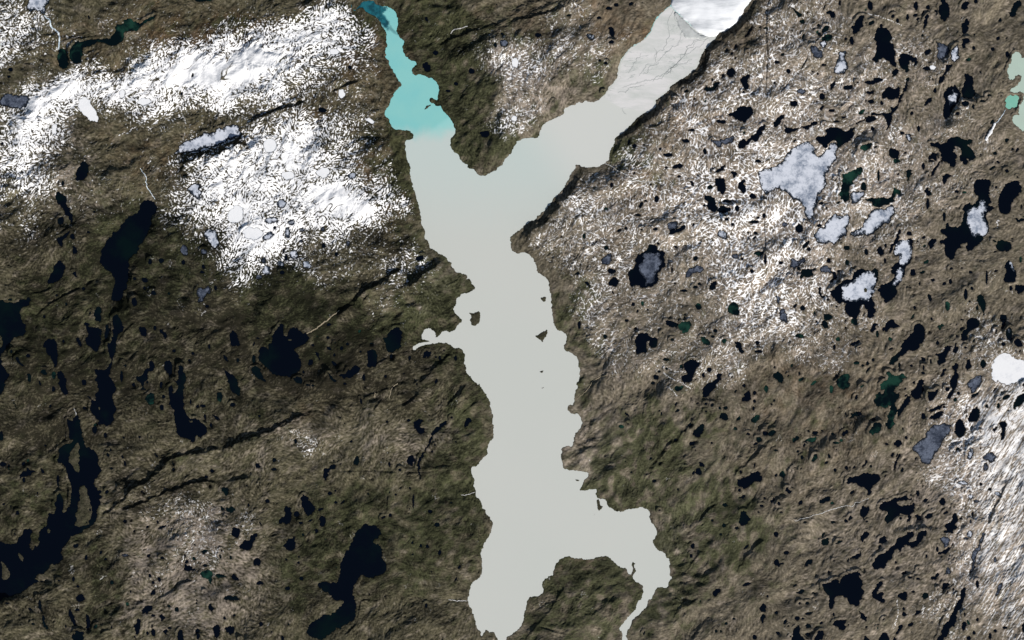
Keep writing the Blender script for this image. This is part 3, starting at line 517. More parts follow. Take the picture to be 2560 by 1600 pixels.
# snow cover: x, y, rx, ry, angle, amount (survey pixels)
SNOW = """600,130,270,90,14,.62;350,215,270,55,16,.62;560,190,130,45,15,.55;480,240,120,40,15,.35;230,240,120,50,10,.3;700,170,130,75,20,.4;790,100,110,50,-10,.35;40,340,110,80,25,.75;20,85,70,90,-20,.65;0,470,100,90,20,.30;70,420,90,60,20,.3;150,260,110,50,20,.35;860,110,60,50,0,.22;160,200,60,20,20,.15
640,370,120,90,0,.55;540,400,120,45,-10,.5;760,440,170,70,-25,.62;870,440,90,90,0,.4;890,500,90,55,-20,.55;600,520,170,75,-15,.45;630,620,110,80,0,.38;730,330,60,80,0,.4;500,480,90,60,0,.22;960,510,50,90,0,.3;790,590,190,70,0,.33;660,680,110,45,0,.2;560,560,90,70,0,.3;900,410,50,80,-10,.3;870,260,60,60,0,.16;830,340,90,60,-40,.28;700,520,120,60,0,.3
1265,230,70,100,15,.62;1330,170,60,60,0,.3;1400,120,130,70,0,.3;1480,70,100,60,0,.2;1250,320,60,40,0,.22;1110,60,120,60,0,.06;1320,110,60,50,0,.15;1240,330,50,60,0,.15
1760,430,170,160,0,.28;1920,220,160,230,0,.3;2000,640,190,170,0,.24;1960,760,130,110,0,.34;1850,480,420,380,0,.14;1480,560,170,130,0,.32;1700,620,280,150,0,.22;1450,500,110,40,40,.25;1930,840,150,80,0,.25;2150,250,300,250,0,.22;2060,480,180,130,0,.22;1780,290,150,120,0,.22;1680,880,150,80,0,.2;1500,720,120,90,0,.2;1860,560,120,160,0,.18;2350,480,200,200,0,.08;2000,60,150,90,0,.12;1620,420,60,80,0,.05;1480,400,70,50,0,.12;2150,830,200,90,0,.1;1750,950,120,50,0,.1;1860,700,120,90,0,.15
2530,1260,110,330,12,.55;2580,1080,90,150,20,.5;2440,1180,80,170,25,.45;2490,1500,110,130,0,.3;2350,1400,120,200,15,.16;2540,980,60,90,0,.4;2460,1080,70,80,35,.2;2330,1520,140,80,0,.1;2600,1300,110,380,8,.5;1900,350,330,420,0,.07
480,1265,110,50,-10,.24;430,1380,90,170,0,.09;745,1100,90,35,-15,.28;1025,690,80,40,0,.3;1060,650,40,50,40,.2;1090,740,80,40,0,.08;940,740,60,50,0,.12;560,1330,130,140,0,.13;180,510,130,80,20,.09;230,120,60,200,70,.12;300,30,120,60,0,.1;960,290,80,70,0,.1;480,1540,140,60,0,.06;250,470,60,80,0,.06;40,560,90,80,0,.06;1620,250,60,90,30,.06;950,700,100,40,0,.1;1060,1130,120,50,0,.05"""
# vegetation amount
VEG = """1060,130,80,200,15,.9;1020,420,60,160,0,.95;900,330,130,50,20,.4;1200,90,120,60,0,.6;1100,230,70,150,-30,.7;1330,290,90,30,30,.9;1450,150,90,90,45,.3;1170,370,120,60,20,1;1090,680,120,120,0,.4;1180,700,60,120,-20,.5;700,760,120,80,0,.8;860,800,200,50,0,.8;1050,780,100,60,0,.8;300,620,180,140,0,.5;200,850,260,160,0,.4;80,1300,150,120,0,.6;560,1050,150,80,0,.3;1200,950,90,200,0,.7;1130,1150,80,160,0,.5;1180,1250,60,150,0,.7;1000,1400,200,140,0,.7;830,1280,100,80,0,.5;1420,950,80,60,0,.5;1560,1130,120,60,0,.7;1420,1230,160,50,0,.9;1480,1460,150,130,0,.9;1750,1400,180,160,0,.7;1600,1180,60,90,0,.6;1430,800,70,60,0,.8;1560,420,70,40,-20,.8;1620,400,60,50,0,.5;1420,700,60,80,0,.4;260,1480,60,120,0,.7;750,1430,70,120,0,.7;630,80,200,30,-10,.6;850,80,120,40,-20,.8;2050,1100,200,120,0,.25;1700,1050,150,100,0,.4;500,650,160,60,0,.6;350,500,120,60,0,.4;60,820,90,120,0,.5;1650,60,60,60,0,.3;1520,200,50,90,30,.3;1600,300,60,60,30,.7;1800,1300,120,90,0,.5"""
# warm heath (reddish brown), pale scree, and dark rock tone, plus shade painted on the northeast cliff
RED = """600,80,230,40,-5,.9;900,150,60,60,0,.5;760,290,110,70,0,.6;430,130,140,60,0,.5;970,440,50,120,0,.7;1180,40,160,40,0,.3;1560,60,90,60,0,.4;1720,310,90,50,0,.4;1650,480,60,50,0,.5;2060,1000,200,160,30,.25;400,360,160,40,0,.4;1440,1400,120,50,0,.3;150,120,80,60,0,.4;1320,820,60,40,0,.2;1530,580,70,50,0,.2;800,1000,80,60,0,.2;1780,60,200,60,0,.2"""
PALE = """480,1320,130,100,0,.85;500,1480,170,120,0,.7;700,1080,130,50,0,.6;1020,1130,120,50,0,.5;1470,1090,80,90,40,.55;1420,220,100,60,0,.6;1260,250,90,90,0,.5;2300,1350,220,200,0,.4;2200,300,300,300,0,.4;1950,600,320,300,0,.35;1130,720,60,50,0,.6;2450,1200,120,250,10,.6;1700,1350,80,100,0,.3;1220,90,70,50,0,.3;150,470,100,80,0,.5;1560,900,120,120,0,.2;1300,150,80,60,0,.3;1700,500,200,120,0,.2;1680,1390,40,40,0,.5"""
DARK = """300,750,380,200,0,.6;150,1100,260,180,0,.55;750,900,250,110,0,.6;1000,900,200,80,0,.4;1680,200,120,50,45,.8;1480,420,60,50,-30,.6;1240,60,120,30,15,.5;960,620,160,50,30,.4;1350,1080,60,60,0,.6;1690,880,60,80,0,.2;1480,340,80,60,40,.5;420,1210,160,30,0,.4;950,1020,80,50,0,.3;120,1480,180,100,0,.45;1450,560,20,90,45,.3;1500,1400,150,150,0,.3;800,1450,200,140,0,.25;1420,1320,200,60,0,.2"""
# ---------------------------------------------------------------- helpers
def wp(tile, x, y):
    px = 640*int(tile[0]) + x/3.7797; py = 400*int(tile[1]) + y/3.78
    return ((px-1280)/2.5, (800-py)/2.5)
def pts(tile, s): return [wp(tile, *map(float, p.split(','))) for p in s.split()]
def multi(s):
    r = []
    for ln in s.strip().split('\n'):
        t, b = ln.split(':'); r += pts(t, b)
    return r
def clean(P, eps=0.15):
    out = []
    for p in P:
        if not out or math.dist(p, out[-1]) > eps: out.append(p)
    while len(out) > 3 and math.dist(out[0], out[-1]) <= eps: out.pop()
    return out
def chaikin(P, closed=True, q=0.22):
    out = []; n = len(P)
    for i in range(n if closed else n-1):
        a, b = P[i], P[(i+1) % n]
        out.append((a[0]*(1-q)+b[0]*q, a[1]*(1-q)+b[1]*q)); out.append((a[0]*q+b[0]*(1-q), a[1]*q+b[1]*(1-q)))
    if not closed: out = [P[0]]+out+[P[-1]]
    return out
def fractal(P, rnd, seg=0.9, amp=0.13, closed=True):
    out = []; n = len(P)
    def sub(a, b):
        d = math.dist(a, b)
        if d <= seg: return [a]
        k = rnd.gauss(0, amp)*d
        m = ((a[0]+b[0])/2-(b[1]-a[1])/d*k, (a[1]+b[1])/2+(b[0]-a[0])/d*k)
        return sub(a, m)+sub(m, b)
    for i in range(n if closed else n-1): out += sub(P[i], P[(i+1) % n])
    if not closed: out.append(P[-1])
    return out
def outline(P, rnd, seg=0.8, amp=0.17): return clean(fractal(chaikin(clean(P), True, .16), rnd, seg, amp), 0.12)
def area(P):
    a = np.array(P); x, y = a[:, 0], a[:, 1]; return 0.5*float(np.sum(x*np.roll(y, -1)-y*np.roll(x, -1)))
def ell(tile, x, y, rx, ry, ang, rnd):
    c = math.cos(math.radians(ang)); s = math.sin(math.radians(ang)); out = []; n = 11
    for i in range(n):
        a = 2*math.pi*i/n; k = rnd.uniform(.78, 1.2)
        u, v = rx*k*math.cos(a), ry*k*math.sin(a)
        out.append(wp(tile, x+u*c+v*s, y-u*s+v*c))
    return out
def dist_poly(p, A):
    a = A; b = np.roll(A, -1, 0); d = b-a; q = p-a
    t = np.clip((q*d).sum(1)/np.maximum((d*d).sum(1), 1e-9), 0, 1)
    return float(np.sqrt((((a+d*t[:, None])-p)**2).sum(1).min()))
def inset(P, k, rnd):
    if k == 0: return P
    A = np.array(P); s = 1 if area(P) > 0 else -1
    A2 = (np.roll(A, 1, 0)+A+np.roll(A, -1, 0))/3
    d = np.roll(A2, -2, 0)-np.roll(A2, 2, 0); n = np.stack([-d[:, 1], d[:, 0]], 1)*s
    n /= np.maximum(np.linalg.norm(n, axis=1), 1e-6)[:, None]
    j = np.array([rnd.gauss(1, .35) for _ in P]); j = (np.roll(j, 1)+j+np.roll(j, -1))/3
    Q = A2+n*(k*j)[:, None]
    keep = [tuple(q) for q, a in zip(Q, A) if dist_poly(q, A) > k*0.45]
    return clean(keep, .2) if len(keep) > 5 else [tuple(p) for p in A]
def tri(P, inner=[]):
    P = clean(P, .1); n = len(P)
    co = [Vector(p) for p in P]+[Vector(p) for p in inner]
    r = delaunay_2d_cdt(co, [], [list(range(n))], 1, 1e-5)
    return [(v.x, v.y) for v in r[0]], [tuple(f) for f in r[2]]
def scan_mask(P, X, Y):
    m = np.zeros((len(Y), len(X)), bool); A = np.array(P); B = np.roll(A, -1, 0)
    x0 = X[0]; dx = X[1]-X[0]
    j0 = max(0, int(np.searchsorted(Y, A[:, 1].min()))); j1 = min(len(Y), int(np.searchsorted(Y, A[:, 1].max())))
    for j in range(j0, j1):
        y = Y[j]; k = (A[:, 1] <= y) != (B[:, 1] <= y)
        a, b = A[k], B[k]
        xs = np.sort(a[:, 0]+(y-a[:, 1])/(b[:, 1]-a[:, 1])*(b[:, 0]-a[:, 0]))
        for i in range(0, len(xs)-1, 2):
            i0 = max(0, math.ceil((xs[i]-x0)/dx)); i1 = min(len(X), math.floor((xs[i+1]-x0)/dx)+1)
            if i1 > i0: m[j, i0:i1] = True
    return m
def sm(e0, e1, x):
    t = np.clip((x-e0)/(e1-e0), 0, 1); return t*t*(3-2*t)

def nearest(mask):
    """jump flooding: index of the nearest set cell for every cell"""
    h, w = mask.shape; sy = np.full((h, w), -1, np.int32); sx = sy.copy()
    yy, xx = np.mgrid[0:h, 0:w].astype(np.int32)
    sy[mask] = yy[mask]; sx[mask] = xx[mask]
    best = np.where(mask, 0, 1 << 30).astype(np.int64)
    k = 1
    while k < max(h, w)//2: k *= 2
    steps = []
    while k >= 1: steps.append(k); k //= 2
    for k in steps+[1]:
        for dy in (-k, 0, k):
            for dx in (-k, 0, k):
                if not (dx or dy): continue
                a0, a1 = max(0, dy), min(h, h+dy); b0, b1 = max(0, dx), min(w, w+dx)
                if a1 <= a0 or b1 <= b0: continue
                d = (slice(a0, a1), slice(b0, b1)); s = (slice(a0-dy, a1-dy), slice(b0-dx, b1-dx))
                cy, cx = sy[s], sx[s]
                nd = (cy-yy[d]).astype(np.int64)**2+(cx-xx[d]).astype(np.int64)**2
                up = (cy >= 0) & (nd < best[d])
                best[d] = np.where(up, nd, best[d]); sy[d] = np.where(up, cy, sy[d]); sx[d] = np.where(up, cx, sx[d])
    return sy, sx, np.sqrt(best.astype(np.float64))

# ---------------------------------------------------------------- grid of the land
DX = 0.65
X = np.arange(-546, 546.1, DX); Y = np.arange(-352, 352.1, DX)
NX, NY = len(X), len(Y)
GX, GY = np.meshgrid(X, Y)
rng = np.random.default_rng(7)
fu = np.fft.fftfreq(NX, DX)[None, :]; fv = np.fft.fftfreq(NY, DX)[:, None]
def noise(lam, an=1.0, th=0.0, bw=0.45):
    wsp = np.fft.fft2(rng.standard_normal((NY, NX)))
    c, s = math.cos(th), math.sin(th)
    f = np.sqrt((an*(fu*c+fv*s))**2+(fv*c-fu*s)**2)*lam
    f[0, 0] = 1e-6
    n = np.fft.ifft2(wsp*np.exp(-np.log(f)**2/(2*bw*bw))).real
    return (n/n.std()).astype(np.float32)
def low(lam):
    wsp = np.fft.fft2(rng.standard_normal((NY, NX)))
    f2 = (fu**2+fv**2)*lam*lam
    n = np.fft.ifft2(wsp*np.exp(-f2*2)).real
    return (n/n.std()).astype(np.float32)
def oriented(lam, an, TH, bw=0.45, K=6, p=6):
    num = np.zeros((NY, NX), np.float32); den = num.copy()
    for k in range(K):
        th = math.pi*k/K; w = np.abs(np.cos(TH-th)).astype(np.float32)**p
        num += w*noise(lam, an, th, bw); den += w*w
    return num/np.sqrt(den)
PX = GX*2.5+1280; PY = 800-GY*2.5
wx = low(60)*22+low(18)*9; wy = low(60)*22+low(18)*9
def blobs(s, warp=1.0):
    f = np.zeros((NY, NX), np.float32); x = PX+wx*warp; y = PY+wy*warp
    for e in s.replace('\n', ';').split(';'):
        bx, by, rx, ry, a, v = map(float, e.split(',')); a = math.radians(a)
        dx = x-bx; dy = y-by
        u = (dx*math.cos(a)-dy*math.sin(a))/rx; w = (dx*math.sin(a)+dy*math.cos(a))/ry
        f += v*np.exp(-(u*u+w*w)**1.12*0.8)
    return f
def line_field(P, pad, closed=False):
    """window, distance, signed side and position along an open line"""
    A = np.array(P); x0, y0 = A.min(0)-pad; x1, y1 = A.max(0)+pad
    i0, i1 = np.searchsorted(X, [x0, x1]); j0, j1 = np.searchsorted(Y, [y0, y1])
    if i1-i0 < 2 or j1-j0 < 2: return None
    gx = GX[j0:j1, i0:i1]; gy = GY[j0:j1, i0:i1]
    best = np.full(gx.shape, 1e9); sg = np.zeros(gx.shape); tt = np.zeros(gx.shape); L = 0
    for a, b in zip(A[:-1], A[1:]):
        d = b-a; l = math.hypot(*d)
        if l < 1e-6: continue
        t = np.clip(((gx-a[0])*d[0]+(gy-a[1])*d[1])/l/l, 0, 1)
        ex = gx-a[0]-d[0]*t; ey = gy-a[1]-d[1]*t; q = ex*ex+ey*ey
        nx, ny = -d[1]/l, d[0]/l
        k = 1 if nx*.5-ny*.86 > 0 else -1
        s = np.sign((ex*nx+ey*ny)*k)
        u = q < best; best[u] = q[u]; sg[u] = s[u]; tt[u] = (L+t*l)[u]; L += l
    dd = np.sqrt(best)
    return (slice(j0, j1), slice(i0, i1)), dd, dd*sg, tt, L

# ---------------------------------------------------------------- outlines of every lake
R = random.Random(11)
lakes = []      # dict(kind, P, ice=[(kind, P)])
def add_lake(kind, P, ices=(), name='lake', label=None):
    lakes.append(dict(kind=kind, P=P, ices=list(ices), name=name, label=label)); return lakes[-1]
main_P = outline(multi(MAIN), R, 0.8, 0.13)
add_lake('main', main_P, label='long pale milky lake forking north into two arms, largest water in view')
add_lake('d', outline(multi(FJORD), R), label='black branching fjord lake reaching in from the lower left edge')
add_lake('d', outline(multi(CHAIN), R), label='narrow ragged black lake chain left of the centre, hourglass shaped')
add_lake('d', outline(multi(WESTEDGE), R), label='large black lake cut off by the left edge of the picture')
bp = outline(multi(BIGICE), R, 1.2, 0.16)
add_lake('d', bp, [('i', inset(bp, .4, R))], label='lake under the largest ice sheet, upper right')
for tile, txt in LAKES.items():
    for ln in txt.split('\n'):
        if '@' in ln:
            for e in ln.split(';'):
                k, v = e.split('@'); v = list(map(float, v.split(','))); v += [0]*(5-len(v))
                P = ell(tile, *v, R)
                if k in 'ikw':
                    P = outline(P, R, .7, .12); add_lake('d', P, [(k, inset(P, .3 if k != 'w' else 0, R))], 'pond')
                else: add_lake(k, outline(P, R, .7, .14), name='pond')
        else:
            k, b = ln[0], ln[2:]
            if k == 's': continue
            parts = b.split('/')
            P = outline(pts(tile, parts[0]), R)
            if k == 'D':
                ic = []
                for q in parts[1:]:
                    q = q.strip(); kk = 'i'
                    if q[0] == 'k': kk = 'k'; q = q[1:]
                    ic.append((kk, outline(pts(tile, q), R, 1.0, .2)))
                add_lake('d', P, ic)
            elif k in 'ikw': add_lake('d', P, [(k, inset(P, {'i': .6, 'k': .3, 'w': .0}[k], R))])
            else: add_lake(k, P)
cen = np.array([np.mean(L['P'], 0) for L in lakes[1:]])
def free(x, y):
    if np.hypot(cen[:, 0]-x, cen[:, 1]-y).min() < 5: return False
    return True
big_P = [np.array(L['P']) for L in lakes if abs(area(L['P'])) > 150]
big_m = []
def in_poly(A, x, y):
    B = np.roll(A, -1, 0); k = (A[:, 1] <= y) != (B[:, 1] <= y)
    return bool((A[k, 0]+(y-A[k, 1])/(B[k, 1]-A[k, 1])*(B[k, 0]-A[k, 0]) > x).sum() % 2)
n_t = 0
while n_t < 520:
    px = R.uniform(0, 2560); py = R.uniform(0, 1600)
    pr = .9 if px > 1950 else (.55 if px > 1500 and py < 1250 else (.4 if px < 1150 and py > 800 else .07))
    if R.random() > pr or (px > 2450 and py > 1050): continue
    x = (px-1280)/2.5; y = (800-py)/2.5
    if not free(x, y) or any(in_poly(A, x, y) or dist_poly(np.array([x, y]), A) < 2.5 for A in big_P): continue
    r_ = R.choice([.5, .6, .8, 1.0, 1.4, 1.9]); el_ = R.uniform(1, 2.6); an = R.gauss(math.radians(52 if px > 1280 else 75), .5); P = []
    for i in range(9):
        a = 2*math.pi*i/9; q_ = R.uniform(.65, 1.3); u_, v_ = r_*el_**.5*q_*math.cos(a), r_/el_**.5*q_*math.sin(a)
        P.append((x+u_*math.cos(an)-v_*math.sin(an), y+u_*math.sin(an)+v_*math.cos(an)))
    add_lake('g' if R.random() < .12 else 'd', outline(P, R, .5, .12), name='pond'); n_t += 1
print('lakes', len(lakes), time.time()-T0)

# ---------------------------------------------------------------- height of the land
lake_id = np.full((NY, NX), -1, np.int32)
for i, L in enumerate(lakes):
    m = scan_mask(L['P'], X, Y); L['cells'] = int(m.sum()); lake_id[m] = i
    A = np.array(L['P']); L['c'] = A.mean(0); L['area'] = abs(area(L['P']))
st = 4
mm = (lake_id == 0)[::st, ::st]
_, _, dm = nearest(mm); dm = np.repeat(np.repeat(dm, st, 0), st, 1)[:NY, :NX]*DX*st
f = np.exp(-((fu**2+fv**2)*30**2)); dm = np.fft.ifft2(np.fft.fft2(dm)*f).real
Hs = 7.0*(1-np.exp(-np.maximum(dm, 0)/30))+1.6*low(90)+1.5*oriented(46, 2.6, np.radians(28)+.4*low(60), .4, 6, 6)*sm(3, 30, dm)+blobs(SNOW, .5)*1.5
Hs = np.maximum(Hs, 0.3)
for i, L in enumerate(lakes):
    m = lake_id == i if L['cells'] > 60000 else None
    if i == 0: L['z'] = 0.0; continue
    ci = int(np.clip((L['c'][0]-X[0])/DX, 0, NX-1)); cj = int(np.clip((L['c'][1]-Y[0])/DX, 0, NY-1))
    L['z'] = float(Hs[cj, ci])-0.4
nj, ni, dl = nearest(lake_id >= 0); dl = dl*DX
zs = np.array([L['z'] for L in lakes]); near_id = lake_id[nj, ni]; level = zs[near_id]
print('distance fields', time.time()-T0)
# direction of the ice-scoured grain
TH = np.radians(55+28*low(60)+30*low(22))
left = sm(1500, 1000, PX); TH = TH*(1-left)+left*np.radians(20+35*low(70)+35*low(25))
TH += np.radians(60)*blobs("700,450,250,150,0,1;500,180,350,90,10,.9;1265,230,90,110,0,.9")
SE = sm(1900, 2500, PX)*sm(700, 1200, PY); TH = TH*(1-SE)+SE*np.radians(50+9*low(30))
n_mid = oriented(15, 2.6, TH, .5)
n_fine = oriented(3.4, 2.4, TH+.25*low(10), .42)
n_tiny = oriented(1.9, 2.0, TH, .35)
TS = TH+(1-.8*SE)*(np.radians(50)*low(40)+.35*low(14))
n_snow = oriented(2.15, 4.6, TS, .34, 9, 12)
n_cross = oriented(2.0, 4.5, TS+np.pi/2+.4*low(18), .34, 8, 10)
n_m2 = noise(8, 1.0, 0, .5)
sn = blobs(SNOW); sn *= 1-.16*sm(1250, 1450, PX)*sm(2500, 2380, PX)-.08*sm(1180, 1240, PX)*sm(500, 420, PY)
sn += .07*low(25)*(sn > .12)
sn = sn+left*.05*blobs('200,480,300,120,10,1;800,250,260,70,15,1;700,640,280,90,0,1;300,60,300,60,0,1')
sn = np.maximum(sn, 0)*sm(-2, 10, dl+dm)*sm(2, 16, dm)
sn = sn*(1+.10*low(22)+.05*low(8))
solid = sm(1.25, 1.8, sn)
sn = .93*(1-np.exp(-1.05*np.maximum(sn, 0)**1.3)); sn = sn+(.995-sn)*solid*.85
rough = np.clip(.55+.35*low(45)+.35*blobs("2100,900,600,600,0,1;1800,300,400,300,0,.6"), .25, 1.3)
TG = TH*.35+np.radians(50)*.65*(1-left)+left*.65*np.radians(22)
n_long = oriented(5.0, 4.2, TG+.25*low(30), .42, 9, 12); n_ridge = oriented(11, 5, TG+.3*low(40), .4, 9, 12)
n_long = n_long-.5*np.maximum(n_long-.8, 0)
gate = sm(-.6, .8, low(26))
crease = np.exp(-(oriented(17, 3.6, TG, .45, 8, 8)/.11)**2)*gate+.7*np.exp(-(oriented(11, 2.8, TG+.9, .45, 8, 8)/.10)**2)*(1-gate)
patchy = np.clip(.75+.55*low(28), .15, 1.8)
detail = n_mid*.20*rough+n_fine*.085*patchy+n_tiny*.085*patchy+n_m2*.04+n_long*.085*np.clip(.9+.5*low(35), .2, 2)+n_ridge*.25*np.clip(.8+.6*low(50), .1, 2)-n_snow*.10*np.clip(sn*2, 0, 1)
detail -= crease*.50
detail *= 1-.7*solid
fade = 1-np.exp(-dl/3.0); Hsc = np.zeros_like(H0) if 0 else np.zeros((NY, NX))
def blur(a, s): return np.fft.ifft2(np.fft.fft2(a)*np.exp(-2*(math.pi*s)**2*(fu**2+fv**2))).real
lm = (lake_id >= 0).astype(float); ext = (blur(lm*level, 7)+.004*Hs)/(blur(lm, 7)+.004)
wn_ = np.exp(-(dl/2.2)**2); ext = level*wn_+ext*(1-wn_)
H = ext+(Hs+.35*n_mid-ext)*(1-np.exp(-dl/9.0))+detail*(0.15+.85*fade)
lw8 = low(8)
for ln in SCARPS.split('\n'):
    hd, b = ln.split('|'); h, fl, g, st_ = (list(map(float, hd.split(',')))+[1.0])[:4]
    P = chaikin(chaikin(chaikin(multi(b.replace('/', chr(10))), False), False), False)
    r = line_field(P, fl*3+h)
    if not r: continue
    w, dd, sd_, tt, LL = r
    tp = sm(0, 5+.09*LL, np.minimum(tt, LL-tt))*(1+.12*lw8[w])
    sd_ = sd_+(.4*n_m2[w]+.8*lw8[w])*min(1, h/4)*np.clip(np.abs(sd_)/2, .25, 1)
    h *= .8
    fw = h*.95*st_+.6
    prof = np.where(sd_ > fw, h*np.exp(-(sd_-fw)/fl), h*np.clip(sd_/fw, 0, 1)**1.25)
    prof = prof-h*.16*np.exp(-((sd_-fw)/(fw*.35+1))**2)
    dh = prof*tp*(1-np.exp(-dl[w]/1.5)) - g*np.exp(-(dd/1.3)**2)*tp
    H[w] += dh; Hsc[w] += dh
H = np.where(dl < 5, np.maximum(H, level+0.02+0.05*np.minimum(dl, 3)-np.maximum(dl-3, 0)*3), H)
snow_line = np.zeros((NY, NX), np.float32)
for ln in SNOWLINES.split('\n'):
    hd, b = ln.split('|'); wd = float(hd)
    P = fractal(chaikin(multi(b), False), R, 2.0, .09, False)
    r = line_field(P, 5)
    if not r: continue
    w, dd, _, tt, LL = r
    snow_line[w] = np.maximum(snow_line[w], np.clip(1.4-(dd/(wd*.6)), 0, 1)*(n_tiny[w] > -.3)*.75)
stream_P = []
for ln in STREAMS.split('\n'):
    hd, b, lab = ln.split('|'); kk, wd = hd.split(',')
    P = fractal(chaikin(multi(b), False), R, 1.2, .09, False); stream_P.append((kk, float(wd)*.75, P, lab))
    r = line_field(P, 5)
    if r: w, dd, _, tt, LL = r; H[w] -= .35*np.exp(-(dd/1.2)**2)*sm(0, 2, dl[w])
inside = lake_id >= 0
H[inside] = zs[lake_id[inside]]-.35-.5*np.minimum(nearest(~inside)[2][inside]*DX, 3)

# ---------------------------------------------------------------- what covers the land
rank = 0.5*(1+np.vectorize(math.erf)(np.linspace(-5, 5, 2001)/math.sqrt(2)))
cdf = lambda n: np.interp(n, np.linspace(-5, 5, 2001), rank).astype(np.float32)
vein = np.abs(oriented(5.2, 2.0, TS, .34, 8, 8))
rv = 2*cdf(vein)-1          # 0 on the vein, 1 far from it
wst = np.maximum(1-left, sm(800, 950, PY))
mixw = .5+.5*np.tanh(2.5*low(7))
nn = n_snow*np.sqrt(1-mixw*.75)+n_cross*np.sqrt(mixw*.75)+n_tiny*.35+.14*noise(7, 1.6, .6, .5)
nn /= nn.std()
rk = cdf(nn); gap = cdf((nn*.8+1.1*(rv-.5)*1.73)/1.36)
qq = sn-(1-rk)*(1-.55*left)-(1-gap)*.55*left
cb = rv*.66+.34*(1-rk)+.10*noise(4, 1.5, .4, .6)*0; qs = np.quantile(cb[::7, ::7], np.linspace(0, 1, 201)); cb = np.interp(cb, qs, np.linspace(0, 1, 201))
snr = .36*(1-np.exp(-sn/.15))*sm(.01, .12, sn)+.38*np.maximum(sn-.38, 0)*(1+1.2*left)
vq = snr-cb+.04
snow = (sm(-.17, .17, qq)*(1-wst)+(sm(-.05, .16, vq)*(.78+.22*sm(.3, .5, snr)))*wst)*(sn > .015)
snow = np.maximum(snow, .66*sm(.50, .9, sn+.03*low(6)+.04*n_mid)*left)
veins = sm(.26, .08, np.abs(noise(13, 1.8, .9, .55)))+sm(.24, .07, np.abs(noise(9, 1.5, 2.2, .5)))
vg_ = sm(.05, .22, sn+.10*low(9))
snow = np.maximum(snow, np.clip(veins, 0, 1)*vg_*(n_tiny > -.3)*sm(-.1, .8, low(14))*.7)
darkv = sm(.20, .05, np.abs(noise(17, 2.2, .7, .5)))*sm(-.1, .6, low(20))
snow *= 1-.85*darkv*sm(.35, .6, sn)
snow *= .55+.45*sm(.10, .55, sn+.10*low(5))
n_se = noise(2.8, 11, math.radians(58), .5)*.8+noise(2.0, 3.5, math.radians(48), .4)*.55+noise(5, 14, math.radians(60), .4)*.35; n_se /= n_se.std()
sn = np.minimum(sn, 1-.22*sm(2380, 2480, PX)*sm(880, 1000, PY))
gse = sm(2380, 2480, PX)*sm(880, 1000, PY)
snow = snow*(1-gse)+gse*np.clip(sm(-.30, .30, sn-(1-cdf(n_se)))*(.50+.18*sn*sn+.06*low(7))*(1-.8*darkv), 0, 1)*sm(.2, 1, dl)
snow = np.maximum(snow, snow_line*.9)
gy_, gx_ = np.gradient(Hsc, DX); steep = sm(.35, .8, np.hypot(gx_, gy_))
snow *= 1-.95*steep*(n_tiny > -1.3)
snow *= sm(0.2, 1.0, dl)
patch_n = oriented(16, 2.2, TG, .5, 6, 6)
veg = np.clip(blobs(VEG, 1.2)*(.75+.35*low(8)+.15*n_fine)+.26*sm(.7, 1.5, patch_n+.3*low(40)), 0, 1)
red = np.clip(blobs(RED, 1.2)*(.8+.5*low(7)), 0, 1)
pale = np.clip(.35*sm(.9, 1.7, -patch_n)+.38*sm(.05, .4, sn)*(1-left)+blobs(PALE, 1.2)*(.8+.35*low(9)+.2*n_fine)+.12*n_fine, 0, 1)
dark = np.clip(blobs(DARK, 1.2)*(.9+.25*low(14)), 0, 1)
shore = np.exp(-dl/1.3)*(near_id > 0)
tone = np.clip(.56-.08*np.clip(sn*1.5, 0, 1)*left-.16*steep-.36*dark+.06*n_fine+.05*n_tiny+.05*low(10)+.05*n_long+.03*low(30)-.17*left-.10*veg+.13*pale+.02*low(60)-.1*shore, .05, 1)  # cliff faces darkened to deepen their shade, left snowfield rock for its shadows

# ---------------------------------------------------------------- materials
def mat(name):
    m = bpy.data.materials.new(name); m.use_nodes = True; return m, m.node_tree, m.node_tree.nodes['Principled BSDF']
class NT:
    def __init__(s, t): s.t = t
    def n(s, ty, **k):
        x = s.t.nodes.new(ty)
        for a, b in k.items():
            if a.startswith('i_'): x.inputs[int(a[2:])].default_value = b
            else: setattr(x, a, b)
        return x
    def l(s, a, b): s.t.links.new(a, b)
    def math(s, op, a, b=0.0, c=0.0, clamp=False):
        x = s.n('ShaderNodeMath', operation=op, use_clamp=clamp)
        for i, v in enumerate((a, b, c)):
            if hasattr(v, 'links'): s.l(v, x.inputs[i])
            else: x.inputs[i].default_value = v
        return x.outputs[0]
    def mix(s, f, a, b):
        x = s.n('ShaderNodeMix', data_type='RGBA')
        for i, v in ((0, f), (6, a), (7, b)):
            if hasattr(v, 'links'): s.l(v, x.inputs[i])
            else: x.inputs[i].default_value = v if i == 0 else (*v, 1)
        return x.outputs[2]
    def ramp(s, v, e0, e1):
        x = s.n('ShaderNodeMapRange', interpolation_type='SMOOTHSTEP'); s.l(v, x.inputs[0])
        x.inputs[1].default_value = e0; x.inputs[2].default_value = e1; return x.outputs[0]
    def noise(s, sc, det=3, rough=.55, vec=None, dist=0):
        x = s.n('ShaderNodeTexNoise'); x.inputs['Scale'].default_value = sc; x.inputs['Detail'].default_value = det
        x.inputs['Roughness'].default_value = rough; x.inputs['Distortion'].default_value = dist
        s.l(vec if vec else s.pos(), x.inputs['Vector']); return x.outputs[0]
    def pos(s):
        if not hasattr(s, '_p'): s._p = s.n('ShaderNodeNewGeometry').outputs['Position']
        return s._p
    def attr(s, nm):
        a = s.n('ShaderNodeAttribute', attribute_name=nm); c = s.n('ShaderNodeSeparateColor'); s.l(a.outputs['Color'], c.inputs[0])
        return c.outputs[0], c.outputs[1], c.outputs[2], a.outputs['Alpha']
